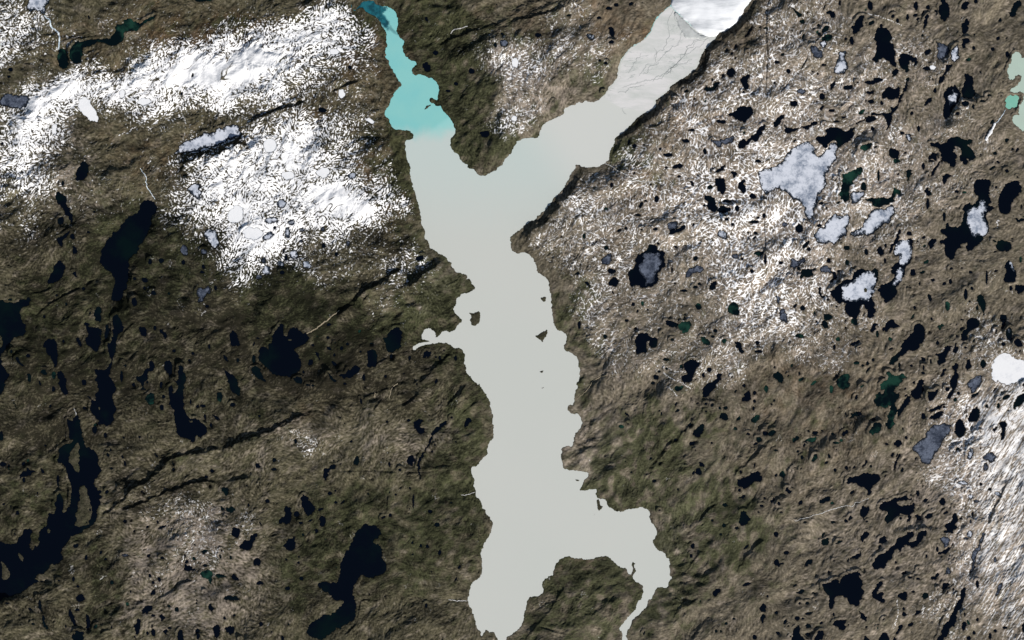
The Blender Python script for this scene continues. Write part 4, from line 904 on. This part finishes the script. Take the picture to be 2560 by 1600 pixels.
def scaled(N, sx, sy, rot):
    m = N.n('ShaderNodeMapping'); m.inputs['Scale'].default_value = (sx, sy, 1); m.inputs['Rotation'].default_value = (0, 0, rot)
    N.l(N.pos(), m.inputs[0]); return m.outputs[0]

m_ground, t, b = mat('tundra'); N = NT(t)
sno, vg, tn, rd = N.attr('cover'); pl, lf, _, _ = N.attr('cover_more')
n1 = N.noise(.9, 3, .6); n2 = N.noise(.11, 4, .6); n3 = N.noise(.5, 2, .5, scaled(N, .5, 1.6, .9))
vgx = N.ramp(N.math('ADD', vg, N.math('MULTIPLY', N.math('SUBTRACT', n2, .5), .9)), .1, .8)
base = N.mix(N.ramp(n2, .35, .65), (.166, .141, .100), (.142, .122, .087))
base = N.mix(lf, base, (.130, .117, .068))
base = N.mix(N.math('MULTIPLY', pl, .8), base, (.330, .275, .225))
base = N.mix(N.math('MULTIPLY', rd, .65), base, (.150, .090, .045))
base = N.mix(N.math('MULTIPLY', vgx, .75), base, (.060, .070, .028))
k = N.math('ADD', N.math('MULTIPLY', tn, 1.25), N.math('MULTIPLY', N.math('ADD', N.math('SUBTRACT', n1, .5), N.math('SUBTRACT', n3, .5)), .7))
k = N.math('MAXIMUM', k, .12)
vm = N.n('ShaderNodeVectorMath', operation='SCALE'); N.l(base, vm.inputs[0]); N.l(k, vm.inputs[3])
sedge = N.ramp(N.math('ADD', sno, N.math('MULTIPLY', N.math('SUBTRACT', n1, .5), .5)), .12, .92)
col = N.mix(sedge, vm.outputs[0], (.90, .89, .88))
N.l(col, b.inputs['Base Color']); b.inputs['Roughness'].default_value = .95; b.inputs['Specular IOR Level'].default_value = .1

def water(name, c1, c2, sc, e0, e1, rough=.25, spec=.12):
    m, t, b = mat(name); N = NT(t)
    rim, _, _, _ = N.attr('shore')
    f_ = N.math('ADD', N.noise(sc, 4, .6), N.math('MULTIPLY', N.math('SUBTRACT', 1.0, rim), .0))
    N.l(N.mix(N.ramp(f_, e0, e1), c1, c2), b.inputs['Base Color'])
    b.inputs['Roughness'].default_value = rough; b.inputs['Specular IOR Level'].default_value = spec; return m
m_dark = water('black_water', (.0009, .0022, .0055), (.0015, .0055, .0060), .018, .5, .68)
m_green = water('shallow_green_water', (.0010, .0040, .0055), (.0100, .0380, .0260), .07, .45, .68)
m_mint = water('mint_water', (.400, .500, .425), (.390, .480, .410), .05, .4, .6, .5)
m_mint2 = water('green_mint_water', (.180, .430, .335), (.220, .460, .360), .05, .4, .6, .5)

# glacial flour: turquoise in the north arm, milky grey in the rest
m_main, t, b = mat('glacial_water'); N = NT(t)
sp = N.n('ShaderNodeSeparateXYZ'); N.l(N.pos(), sp.inputs[0]); x_, y_ = sp.outputs[0], sp.outputs[1]
wv = N.math('MULTIPLY', N.math('SUBTRACT', N.noise(.03, 5, .6, None, 1.2), .5), 22)
milky = N.mix(N.ramp(N.noise(.008, 2, .4), .3, .7), (.505, .515, .475), (.495, .510, .470))
milky = N.mix(N.ramp(N.math('ADD', y_, wv), 60, 180), milky, (.470, .530, .500))
east = N.math('ADD', x_, N.math('MULTIPLY', y_, .7))
milky = N.mix(N.ramp(east, 120, 190), milky, (.545, .555, .520))
diag = N.math('ADD', N.math('ADD', y_, N.math('MULTIPLY', x_, -.75)), N.math('MULTIPLY', wv, .3))       # the turquoise edge slants
turq = N.mix(N.ramp(N.noise(.03, 3, .5), .35, .65), (.195, .490, .480), (.220, .505, .480))
turq = N.mix(N.ramp(diag, 254, 247), turq, (.265, .545, .520))
def patch(cx, cy, rx, ry, rot, soft):
    m_ = N.n('ShaderNodeVectorMath', operation='SUBTRACT'); N.l(N.pos(), m_.inputs[0]); m_.inputs[1].default_value = (cx, cy, 0)
    q_ = N.n('ShaderNodeVectorRotate', rotation_type='Z_AXIS'); q_.inputs['Angle'].default_value = -rot; N.l(m_.outputs[0], q_.inputs[0])
    s_ = N.n('ShaderNodeVectorMath', operation='MULTIPLY'); N.l(q_.outputs[0], s_.inputs[0]); s_.inputs[1].default_value = (1/rx, 1/ry, 0)
    l_ = N.n('ShaderNodeVectorMath', operation='LENGTH'); N.l(s_.outputs[0], l_.inputs[0])
    return N.ramp(N.math('ADD', l_.outputs['Value'], N.math('MULTIPLY', N.math('SUBTRACT', N.noise(.25, 3, .6), .5), .9)), 1+soft, 1-soft)
teal = N.math('MAXIMUM', patch(-148, 312, 22, 11, 0, .12), N.math('MAXIMUM', patch(-130, 301, 12, 4.2, -.95, .3), N.math('MULTIPLY', patch(-121, 291, 9, 1.6, -.7, .6), .5)))
turq = N.mix(teal, turq, N.mix(N.ramp(N.noise(.16, 4, .6), .4, .6), (.004, .050, .068), (.010, .110, .140)))
c = N.mix(N.ramp(N.math('ADD', y_, N.math('ADD', wv, N.math('MULTIPLY', N.math('MAXIMUM', x_, -70), -.45))), 206, 228), milky, turq)
N.l(c, b.inputs['Base Color']); b.inputs['Roughness'].default_value = .6; b.inputs['Specular IOR Level'].default_value = .15

def ice_mat(name, lo, hi, dk, e0, e1, rimw, sc=.10, hole=.0):
    m, t, b = mat(name); N = NT(t)
    rim, _, _, _ = N.attr('shore')          # distance to the edge of the sheet in units / 20
    n = N.noise(sc, 6, .68); n2 = N.noise(sc*5, 5, .7); n3 = N.noise(.2, 4, .65)
    c = N.mix(N.ramp(N.math('ADD', N.math('MULTIPLY', n, .7), N.math('MULTIPLY', n2, .3)), e0, e1), lo, hi)
    edge = N.ramp(N.math('ADD', N.math('MULTIPLY', rim, 20/rimw), N.math('MULTIPLY', N.math('SUBTRACT', N.math('ADD', n3, n2), 1.0), 4.2)), .0, .8)
    c = N.mix(edge, dk, c)
    N.l(c, b.inputs['Base Color']); b.inputs['Roughness'].default_value = .6; b.inputs['Specular IOR Level'].default_value = .2
    bp_ = N.n('ShaderNodeBump'); bp_.inputs['Strength'].default_value = .3; bp_.inputs['Distance'].default_value = .2
    N.l(n2, bp_.inputs['Height']); N.l(bp_.outputs[0], b.inputs['Normal']); return m
m_ice = {'i': ice_mat('melting_ice', (.140, .175, .235), (.580, .605, .660), (.012, .020, .032), .35, .58, 2.4, .075),
         'k': ice_mat('rotten_ice', (.018, .025, .042), (.120, .140, .185), (.006, .010, .018), .38, .64, 2.0, .13),
         'w': ice_mat('snowy_ice', (.640, .650, .670), (.780, .780, .780), (.640, .660, .690), .30, .5, .8)}
def flat(name, c1, c2, sc, rough=.8, e0=.4, e1=.6, an=None):
    m, t, b = mat(name); N = NT(t)
    v = scaled(N, *an) if an else None
    N.l(N.mix(N.ramp(N.noise(sc, 5, .65, v), e0, e1), c1, c2), b.inputs['Base Color'])
    b.inputs['Roughness'].default_value = rough; b.inputs['Specular IOR Level'].default_value = .1; return m
m_stream = {'w': flat('snowy_creek', (.62, .62, .6), (.35, .33, .3), .5), 'b': flat('meltwater', (.62, .68, .72), (.38, .46, .52), .3),
            't': flat('sandy_creek', (.34, .28, .19), (.22, .19, .13), .4)}
m_glacier = flat('glacier_ice', (.78, .79, .80), (.42, .44, .46), .06, .6, .40, .74, (.35, 1.6, -.95))
m_moraine = flat('moraine_silt', (.400, .412, .400), (.500, .512, .495), .12, .9, .4, .65)
m_chan = flat('channel_water', (.300, .320, .310), (.400, .420, .400), .2, .5)
m_snowbank = flat('old_snow', (.85, .85, .84), (.70, .70, .70), .2)
m_delta, t, b = mat('delta_silt'); N = NT(t)
rim, _, _, _ = N.attr('shore')
v = scaled(N, .35, 1.4, -.82)
a1 = N.ramp(N.noise(.06, 6, .7, v, .6), .35, .7)
c = N.mix(a1, (.640, .625, .610), (.500, .515, .485))
# thin braids: ridges of stretched noise
rid = N.math('ABSOLUTE', N.math('SUBTRACT', N.noise(.11, 5, .6, v, .8), .5))
sp = N.n('ShaderNodeSeparateXYZ'); N.l(N.pos(), sp.inputs[0])
wash = N.ramp(N.noise(.03, 3, .5), .42, .6)
c = N.mix(N.math('MULTIPLY', N.ramp(rid, .020, .003), N.math('MULTIPLY', wash, .75)), c, (.330, .360, .340))
c = N.mix(N.ramp(rim, .12, .0), c, (.545, .555, .520))
N.l(c, b.inputs['Base Color']); b.inputs['Roughness'].default_value = .9; b.inputs['Specular IOR Level'].default_value = .1

# ---------------------------------------------------------------- objects
COL = S.collection
def link(name, me, m, **p):
    me.materials.append(m); o = bpy.data.objects.new(name, me); COL.objects.link(o)
    for a, v in p.items(): o[a] = v
    return o
def sheet(name, P, z, m, spacing=None, dome=None, thick=.25, **props):
    """a slab cut to the outline P, top at z; spacing adds inner points, dome(d, x, y) lifts them"""
    A = np.array(P); cx, cy = A.mean(0); inner = []
    if spacing:
        x0, y0 = A.min(0); x1, y1 = A.max(0)
        xs = np.arange(x0, x1+spacing, spacing); ys = np.arange(y0, y1+spacing, spacing)
        if len(xs) > 1 and len(ys) > 1:
            mk = scan_mask(P, xs, ys); rr = random.Random(5)
            for j, i in zip(*np.nonzero(mk)):
                p = (xs[i]+rr.uniform(-.3, .3)*spacing, ys[j]+rr.uniform(-.3, .3)*spacing)
                if dist_poly(np.array(p), A) > spacing*.45: inner.append(p)
    V, F = tri(P, inner)
    if not F: return None
    ds = [0.0]*len(V)
    if spacing:
        for i, q in enumerate(V): ds[i] = dist_poly(np.array(q), A)
    F = [f if ((V[f[1]][0]-V[f[0]][0])*(V[f[2]][1]-V[f[0]][1])-(V[f[1]][1]-V[f[0]][1])*(V[f[2]][0]-V[f[0]][0])) > 0 else f[::-1] for f in F]
    top = [(q[0]-cx, q[1]-cy, dome(ds[i], *q) if dome else 0.0) for i, q in enumerate(V)]
    ed = {}
    for f in F:
        for a, c_ in zip(f, f[1:]+f[:1]): ed[(a, c_)] = 1
    rimE = [e for e in ed if (e[1], e[0]) not in ed]
    vi = {}; extra = []
    for e in rimE:
        for a in e:
            if a not in vi: vi[a] = len(top)+len(extra); extra.append((top[a][0], top[a][1], -thick))
    F2 = F+[(e[1], e[0], vi[e[0]], vi[e[1]]) for e in rimE]
    me = bpy.data.meshes.new(name); me.from_pydata(top+extra, [], F2)
    at = me.attributes.new('shore', 'FLOAT_COLOR', 'POINT')
    dat = np.zeros((len(top)+len(extra), 4), np.float32); dat[:len(top), 0] = np.array(ds)/20; dat[:, 3] = 1
    at.data.foreach_set('color', dat.ravel())
    if dome: me.polygons.foreach_set('use_smooth', [True]*len(me.polygons))
    me.update(); o = link(name, me, m, **props); o.location = (cx, cy, z); return o

# the land: one sheet, fine where the frame looks, coarse beyond
def axis(A, far):
    o = []; s = DX; x = A[-1]
    while x < far: s *= 1.12; x += s; o.append(x)
    o = np.array(o); return np.concatenate([-(o[::-1]-A[-1])+A[0], A, o]), len(o)
AX, ox = axis(X, 3200); AY, oy = axis(Y, 3000)
def refl(n, o, A, B):
    i = np.arange(len(A))-o; per = 2*(n-1)
    q = np.rint((A-B[0])/DX).astype(int) % per; q = np.where(q >= n, per-q, q)
    i = np.where((i >= 0) & (i < n), i, q); return i
IX, IY = refl(NX, ox, AX, X), refl(NY, oy, AY, Y)
TX, TY = np.meshgrid(AX, AY)
ex = np.maximum(np.abs(TX)-546, 0)+np.maximum(np.abs(TY)-352, 0)
Hall = H[np.ix_(IY, IX)]; Hall = np.where(ex > 0, np.where(inside[np.ix_(IY, IX)], Hall, Hall)+0*ex, Hall)
nyy, nxx = TX.shape
co = np.stack([TX, TY, Hall], -1).reshape(-1, 3).astype(np.float32)
me = bpy.data.meshes.new('ground'); me.vertices.add(len(co)); me.vertices.foreach_set('co', co.ravel())
q = (np.arange(nyy-1)[:, None]*nxx+np.arange(nxx-1)[None, :]).ravel().astype(np.int32)
quads = np.stack([q, q+1, q+1+nxx, q+nxx], 1)
me.loops.add(quads.size); me.loops.foreach_set('vertex_index', quads.ravel())
me.polygons.add(len(quads)); me.polygons.foreach_set('loop_start', np.arange(0, quads.size, 4, dtype=np.int32))
try: me.polygons.foreach_set('loop_total', np.full(len(quads), 4, np.int32))
except Exception: pass
me.update(calc_edges=True)
me.polygons.foreach_set('use_smooth', np.ones(len(quads), bool))
def attr4(nm, arrs):
    a = me.attributes.new(nm, 'FLOAT_COLOR', 'POINT')
    d = np.stack([np.asarray(z_, np.float32)[np.ix_(IY, IX)] for z_ in arrs], -1).reshape(-1)
    a.data.foreach_set('color', d.astype(np.float32))
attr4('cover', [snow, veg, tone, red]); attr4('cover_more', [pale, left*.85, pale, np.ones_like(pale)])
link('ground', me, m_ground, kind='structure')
print('ground', len(co), time.time()-T0)

def hgt(x, y):
    i = int(np.clip((x-X[0])/DX, 1, NX-2)); j = int(np.clip((y-Y[0])/DX, 1, NY-2)); return float(H[j-1:j+2, i-1:i+2].max())
# ---------------------------------------------------------------- words that tell the lakes apart
AN = [(300, 600, 'the long black hourglass lake'), (700, 870, 'the many-lobed black lake'), (985, 850, 'the black lake beside the west inlet'), (255, 970, 'the ragged black lake chain'),
 (455, 1000, 'the long dark club-shaped lake'), (170, 1250, 'the black fjord lake'), (890, 1440, 'the black figure-of-eight lake'), (1640, 650, 'the dark mottled ice lake'),
 (1990, 440, 'the largest ice sheet'), (2100, 690, 'the ice-covered lake with a rock island'), (2210, 120, 'the black pointed lake at top right'), (2420, 560, 'the ice lake with a black tail'),
 (2330, 1110, 'the grey elongated frozen lake'), (2520, 925, 'the round white frozen lake'), (2110, 1440, 'the broad black lake at lower right'), (2230, 1340, 'the twisting black lake at lower right'),
 (2250, 980, 'the mottled green pond complex'), (2550, 230, 'the mint lake at the right edge'), (510, 350, 'the grey slanting ice lake'), (250, 100, 'the dark green stream lake'),
 (1030, 200, 'the turquoise arm'), (1400, 300, 'the silt delta'), (1200, 500, 'the lake fork'), (1300, 1250, 'the pale lake south end'), (620, 650, 'the blue pond cluster'), (1520, 150, 'the snowy plateau ponds'),
 (770, 1290, 'the twin black ponds'), (540, 1520, 'the lower left pond swarm'), (1620, 870, 'the notched black pond'), (1730, 1080, 'the shadowed fault valley'), (2400, 1450, 'the black rift lake'), (1850, 500, 'the thin dark fracture'), (30, 850, 'the black lake on the left edge')]
def where(x, y):
    best = min(((a[0]-x)**2+(a[1]-y)**2, a) for a in AN); d, a = best; d = math.sqrt(d)
    ang = math.degrees(math.atan2(-(y-a[1]), x-a[0])) % 360
    nm = ['right of', 'above and right of', 'above', 'above and left of', 'left of', 'below and left of', 'below', 'below and right of'][int(((ang+22.5) % 360)//45)]
    return ('close ' if 35 < d < 90 else '') + nm if d > 25 else 'at', a[2]
def shape(P):
    A = np.array(P)-np.mean(P, 0); ev, vec = np.linalg.eigh(np.cov(A.T)); r = math.sqrt(ev[1]/max(ev[0], 1e-6))
    per = float(np.linalg.norm(np.roll(A, -1, 0)-A, axis=1).sum()); ar = abs(area(P)); rag = per*per/(4*math.pi*ar)
    an = math.degrees(math.atan2(vec[1, 1], vec[0, 1])) % 180
    if r > 2.6: return 'upright thin' if 60 < an < 120 else ('flat thin' if an < 20 or an > 160 else ('rising thin' if an < 90 else 'falling thin'))
    if rag > 3.4: return 'ragged'
    if r > 1.55: return 'upright oval' if 60 < an < 120 else ('flat oval' if an < 25 or an > 155 else ('right-leaning oval' if an < 90 else 'left-leaning oval'))
    return 'round' if rag < 1.9 else 'stubby'
def size(a): return 'tiny' if a < 28 else 'small' if a < 80 else 'mid-sized' if a < 260 else 'large'
words = {'d': 'black', 'g': 'dark green', 'm': 'pale mint', 'n': 'bright mint', 'i': 'grey-blue', 'k': 'dark grey', 'w': 'white', 'main': 'pale'}
things = []
def reg(o, P, colour, noun, label=None):
    if not o: return
    c = np.mean(P, 0); px, py = c[0]*2.5+1280, 800-c[1]*2.5
    d, a = where(px, py)
    things.append(dict(o=o, sz=size(abs(area(P))), sh=shape(P), co=colour, no=noun, d=d, a=a, ar=abs(area(P)), x=px, y=py, label=label))

inframe = lambda P: (np.abs(np.array(P)[:, 0]).min() < 512) and (np.abs(np.array(P)[:, 1]).min() < 320) and not (np.array(P)[:, 0].min() > 512 or np.array(P)[:, 0].max() < -512 or np.array(P)[:, 1].min() > 320 or np.array(P)[:, 1].max() < -320)
wm = {'d': m_dark, 'g': m_green, 'm': m_mint, 'n': m_mint2, 'main': m_main}
shown = [L for L in lakes if inframe(L['P'])]
plain = sorted([L for L in shown if not L['ices']], key=lambda L: -L['area'])
keep = 296-(len(shown)-len(plain)); small = {'d': [], 'g': []}
for L in plain[keep:]: small[L['kind']].append(L)
dropped = set(id(L) for v in small.values() for L in v)
for i, L in enumerate(lakes):
    if not inframe(L['P']): continue
    if id(L) in dropped:
        L['o'] = sheet('lake', L['P'], L['z']+.03, wm[L['kind']], thick=.3); continue
    o = sheet('lake', L['P'], L['z']+.03+(.02 if i % 2 else 0), wm[L['kind']], thick=.3, kind='structure', category='lake')
    if not L['ices']: reg(o, L['P'], words[L['kind']], 'lake' if L['area'] > 60 else 'pond', L['label'])
    else: reg(o, L['P'], 'ice-dotted' if L['area'] > 100 else 'frozen', 'lake water', L['label'])
    for k_, P in L['ices']:
        a = abs(area(P)); sp_ = 2.6 if a > 900 else (1.6 if a > 200 else 1.1)
        o = sheet('ice_sheet', P, L['z']+.10, m_ice[k_], spacing=sp_, thick=.04, category='ice sheet', group='ice sheets floating on the lakes')
        reg(o, P, words[k_], 'ice sheet')
V = []; F = []; MI = []
for ki, kk_ in enumerate('dg'):
    for L in small[kk_]:
        o = L.get('o')
        if not o: continue
        n0 = len(V); V += [tuple(v.co+o.location) for v in o.data.vertices]
        for p in o.data.polygons: F.append([n0+q_ for q_ in p.vertices]); MI.append(ki)
        me_ = o.data; bpy.data.objects.remove(o); bpy.data.meshes.remove(me_)
me_ = bpy.data.meshes.new('small_ponds'); me_.from_pydata(V, [], F); me_.materials.append(m_dark)
o = link('small_ponds', me_, m_green, kind='stuff', category='ponds', label='scatter of the tiniest black and dark green ponds all over the tundra')
o.data.polygons.foreach_set('material_index', MI); me_.update()
print('lakes shown', len(shown), 'as one', len(dropped))
print('water and ice', time.time()-T0)
# labels: add words until each is alone
def ladder(t):
    return [f"{t['sz']} {t['sh']} {t['co']} {t['no']} {t['d']} {t['a']}"]
cnt = {}
for t_ in things:
    if t_['label']: t_['o']['label'] = t_['label']; continue
    cnt.setdefault(ladder(t_)[0], []).append(t_)
ordn = ['nearest', 'second nearest', 'third nearest', 'fourth nearest', 'fifth nearest', 'sixth nearest', 'seventh nearest', 'eighth nearest', 'ninth nearest', 'tenth nearest', 'farthest', 'farthest', 'farthest', 'farthest']
for lb, g in cnt.items():
    if len(g) == 1: g[0]['o']['label'] = lb; continue
    ac = [q_ for q_ in AN if q_[2] == g[0]['a']][0]
    g.sort(key=lambda t_: (t_['x']-ac[0])**2+(t_['y']-ac[1])**2)
    for i, t_ in enumerate(g): t_['o']['label'] = lb+', '+ordn[i]
for o in COL.objects:
    if 'label' in o: o['label'] = ' '.join(o['label'].replace(',', '').split()[:16])

# islands
for ln in ISLANDS.split('\n'):
    b_, lab = ln.split('|'); t_, s_ = b_.split(':'); P = outline(pts(t_, s_), R, .6, .12)
    A = np.array(P); c = A.mean(0); best = None
    for L in lakes:
        if L['area'] > 300 and scan_mask(L['P'], np.array([c[0]-.01, c[0]+.01]), np.array([c[1]-.01, c[1]+.01])).any(): best = L; break
    z = best['z'] if best else hgt(*c)
    rs = random.Random(3); big = abs(area(P)) > 300
    def dm_(d, x, y):
        v = H[int((y-Y[0])/DX), int((x-X[0])/DX)] if 0 else 0
        n_ = float(detail[int(np.clip((y-Y[0])/DX, 0, NY-1)), int(np.clip((x-X[0])/DX, 0, NX-1))])
        return .06+min(d, 5)*.16+n_*min(d, 2)*.2
    o = sheet('island', P, z+.06, m_ground, spacing=.75 if big else .6, dome=dm_, thick=.4, label=lab, category='island')
    if o:
        n_ = len(o.data.vertices); a = o.data.attributes.new('cover', 'FLOAT_COLOR', 'POINT')
        d = np.tile(np.array([0, .5, .30, .0], np.float32), (n_, 1)); d[:, 2] += np.random.default_rng(1).normal(0, .06, n_)
        a.data.foreach_set('color', d.ravel())
# snow bank by the mint lake
P = outline(pts('30', '2130,1160 2150,1170 2110,1260 2060,1340 2040,1320 2090,1240'), R, .6, .12); c = np.mean(P, 0)
sheet('snowbank', P, hgt(*c)+.35, m_snowbank, .7, lambda d, x, y: min(d, 1.5)*.3, 1.2, label='bright white snowbank lying in a gully near the right-hand mint lake', category='snowbank')
# glacier tongue, moraine, delta
nz = lambda x, y: float(n_mid[int(np.clip((y-Y[0])/DX, 0, NY-1)), int(np.clip((x-X[0])/DX, 0, NX-1))])
P = outline(multi(GLACIER), R, 1.2, .08)
sheet('glacier', P, .25, m_glacier, 2.2, lambda d, x, y: 4.0*(1-math.exp(-d/14))+.12*nz(x, y)*min(1, d/4), .3, label='white glacier tongue ending in the northeast arm of the lake', category='glacier')
P = outline(multi(DELTA), R, 1.2, .06)
sheet('mudflat', P, .10, m_delta, 2.5, None, .08, kind='structure', category='mudflat', label='pale silt flat with braided channels in front of the glacier')
P = outline(multi(MORAINE), R, 1.2, .1)
sheet('moraine', P, .16, m_moraine, 1.6, lambda d, x, y: min(d, 3)*.05, .08, kind='structure', category='moraine', label='grey triangle of wet silt along the glacier front')

def ribbon(name, P, wd, m, zf, taper=.3, **props):
    A = np.array(clean(P, .3)); d = np.gradient(A, axis=0); n = np.stack([-d[:, 1], d[:, 0]], 1); n /= np.maximum(np.linalg.norm(n, axis=1), 1e-6)[:, None]
    rr = random.Random(len(P)); V = []; F = []
    for i, (p, q_) in enumerate(zip(A, n)):
        k_ = wd*.5*(1-taper*abs(2*i/len(A)-1))*rr.uniform(.7, 1.25)
        z = zf(*p)
        for s_ in (1, -1): V.append((p[0]+q_[0]*k_*s_, p[1]+q_[1]*k_*s_, z))
        for s_ in (1, -1): V.append((p[0]+q_[0]*k_*s_, p[1]+q_[1]*k_*s_, z-.12))
    for i in range(len(A)-1):
        a = 4*i; c_ = a+4; F += [(a, a+1, c_+1, c_), (a, c_, c_+2, a+2), (a+1, a+3, c_+3, c_+1)]
    me_ = bpy.data.meshes.new(name); me_.from_pydata(V, [], F); me_.update(); return link(name, me_, m, **props)
for kk, wd, P, lab in stream_P:
    ribbon('stream', P, wd, m_stream[kk], lambda x, y: hgt(x, y)+.06, label=lab, category='stream', kind='structure')
for ln in CHANNELS.split('\n'):
    P = fractal(chaikin(multi(ln), False), R, 1.5, .16, False)
    ribbon('channel', P, .55, m_chan, lambda x, y: .20, .6, kind='structure')
print('objects', len(COL.objects), time.time()-T0)
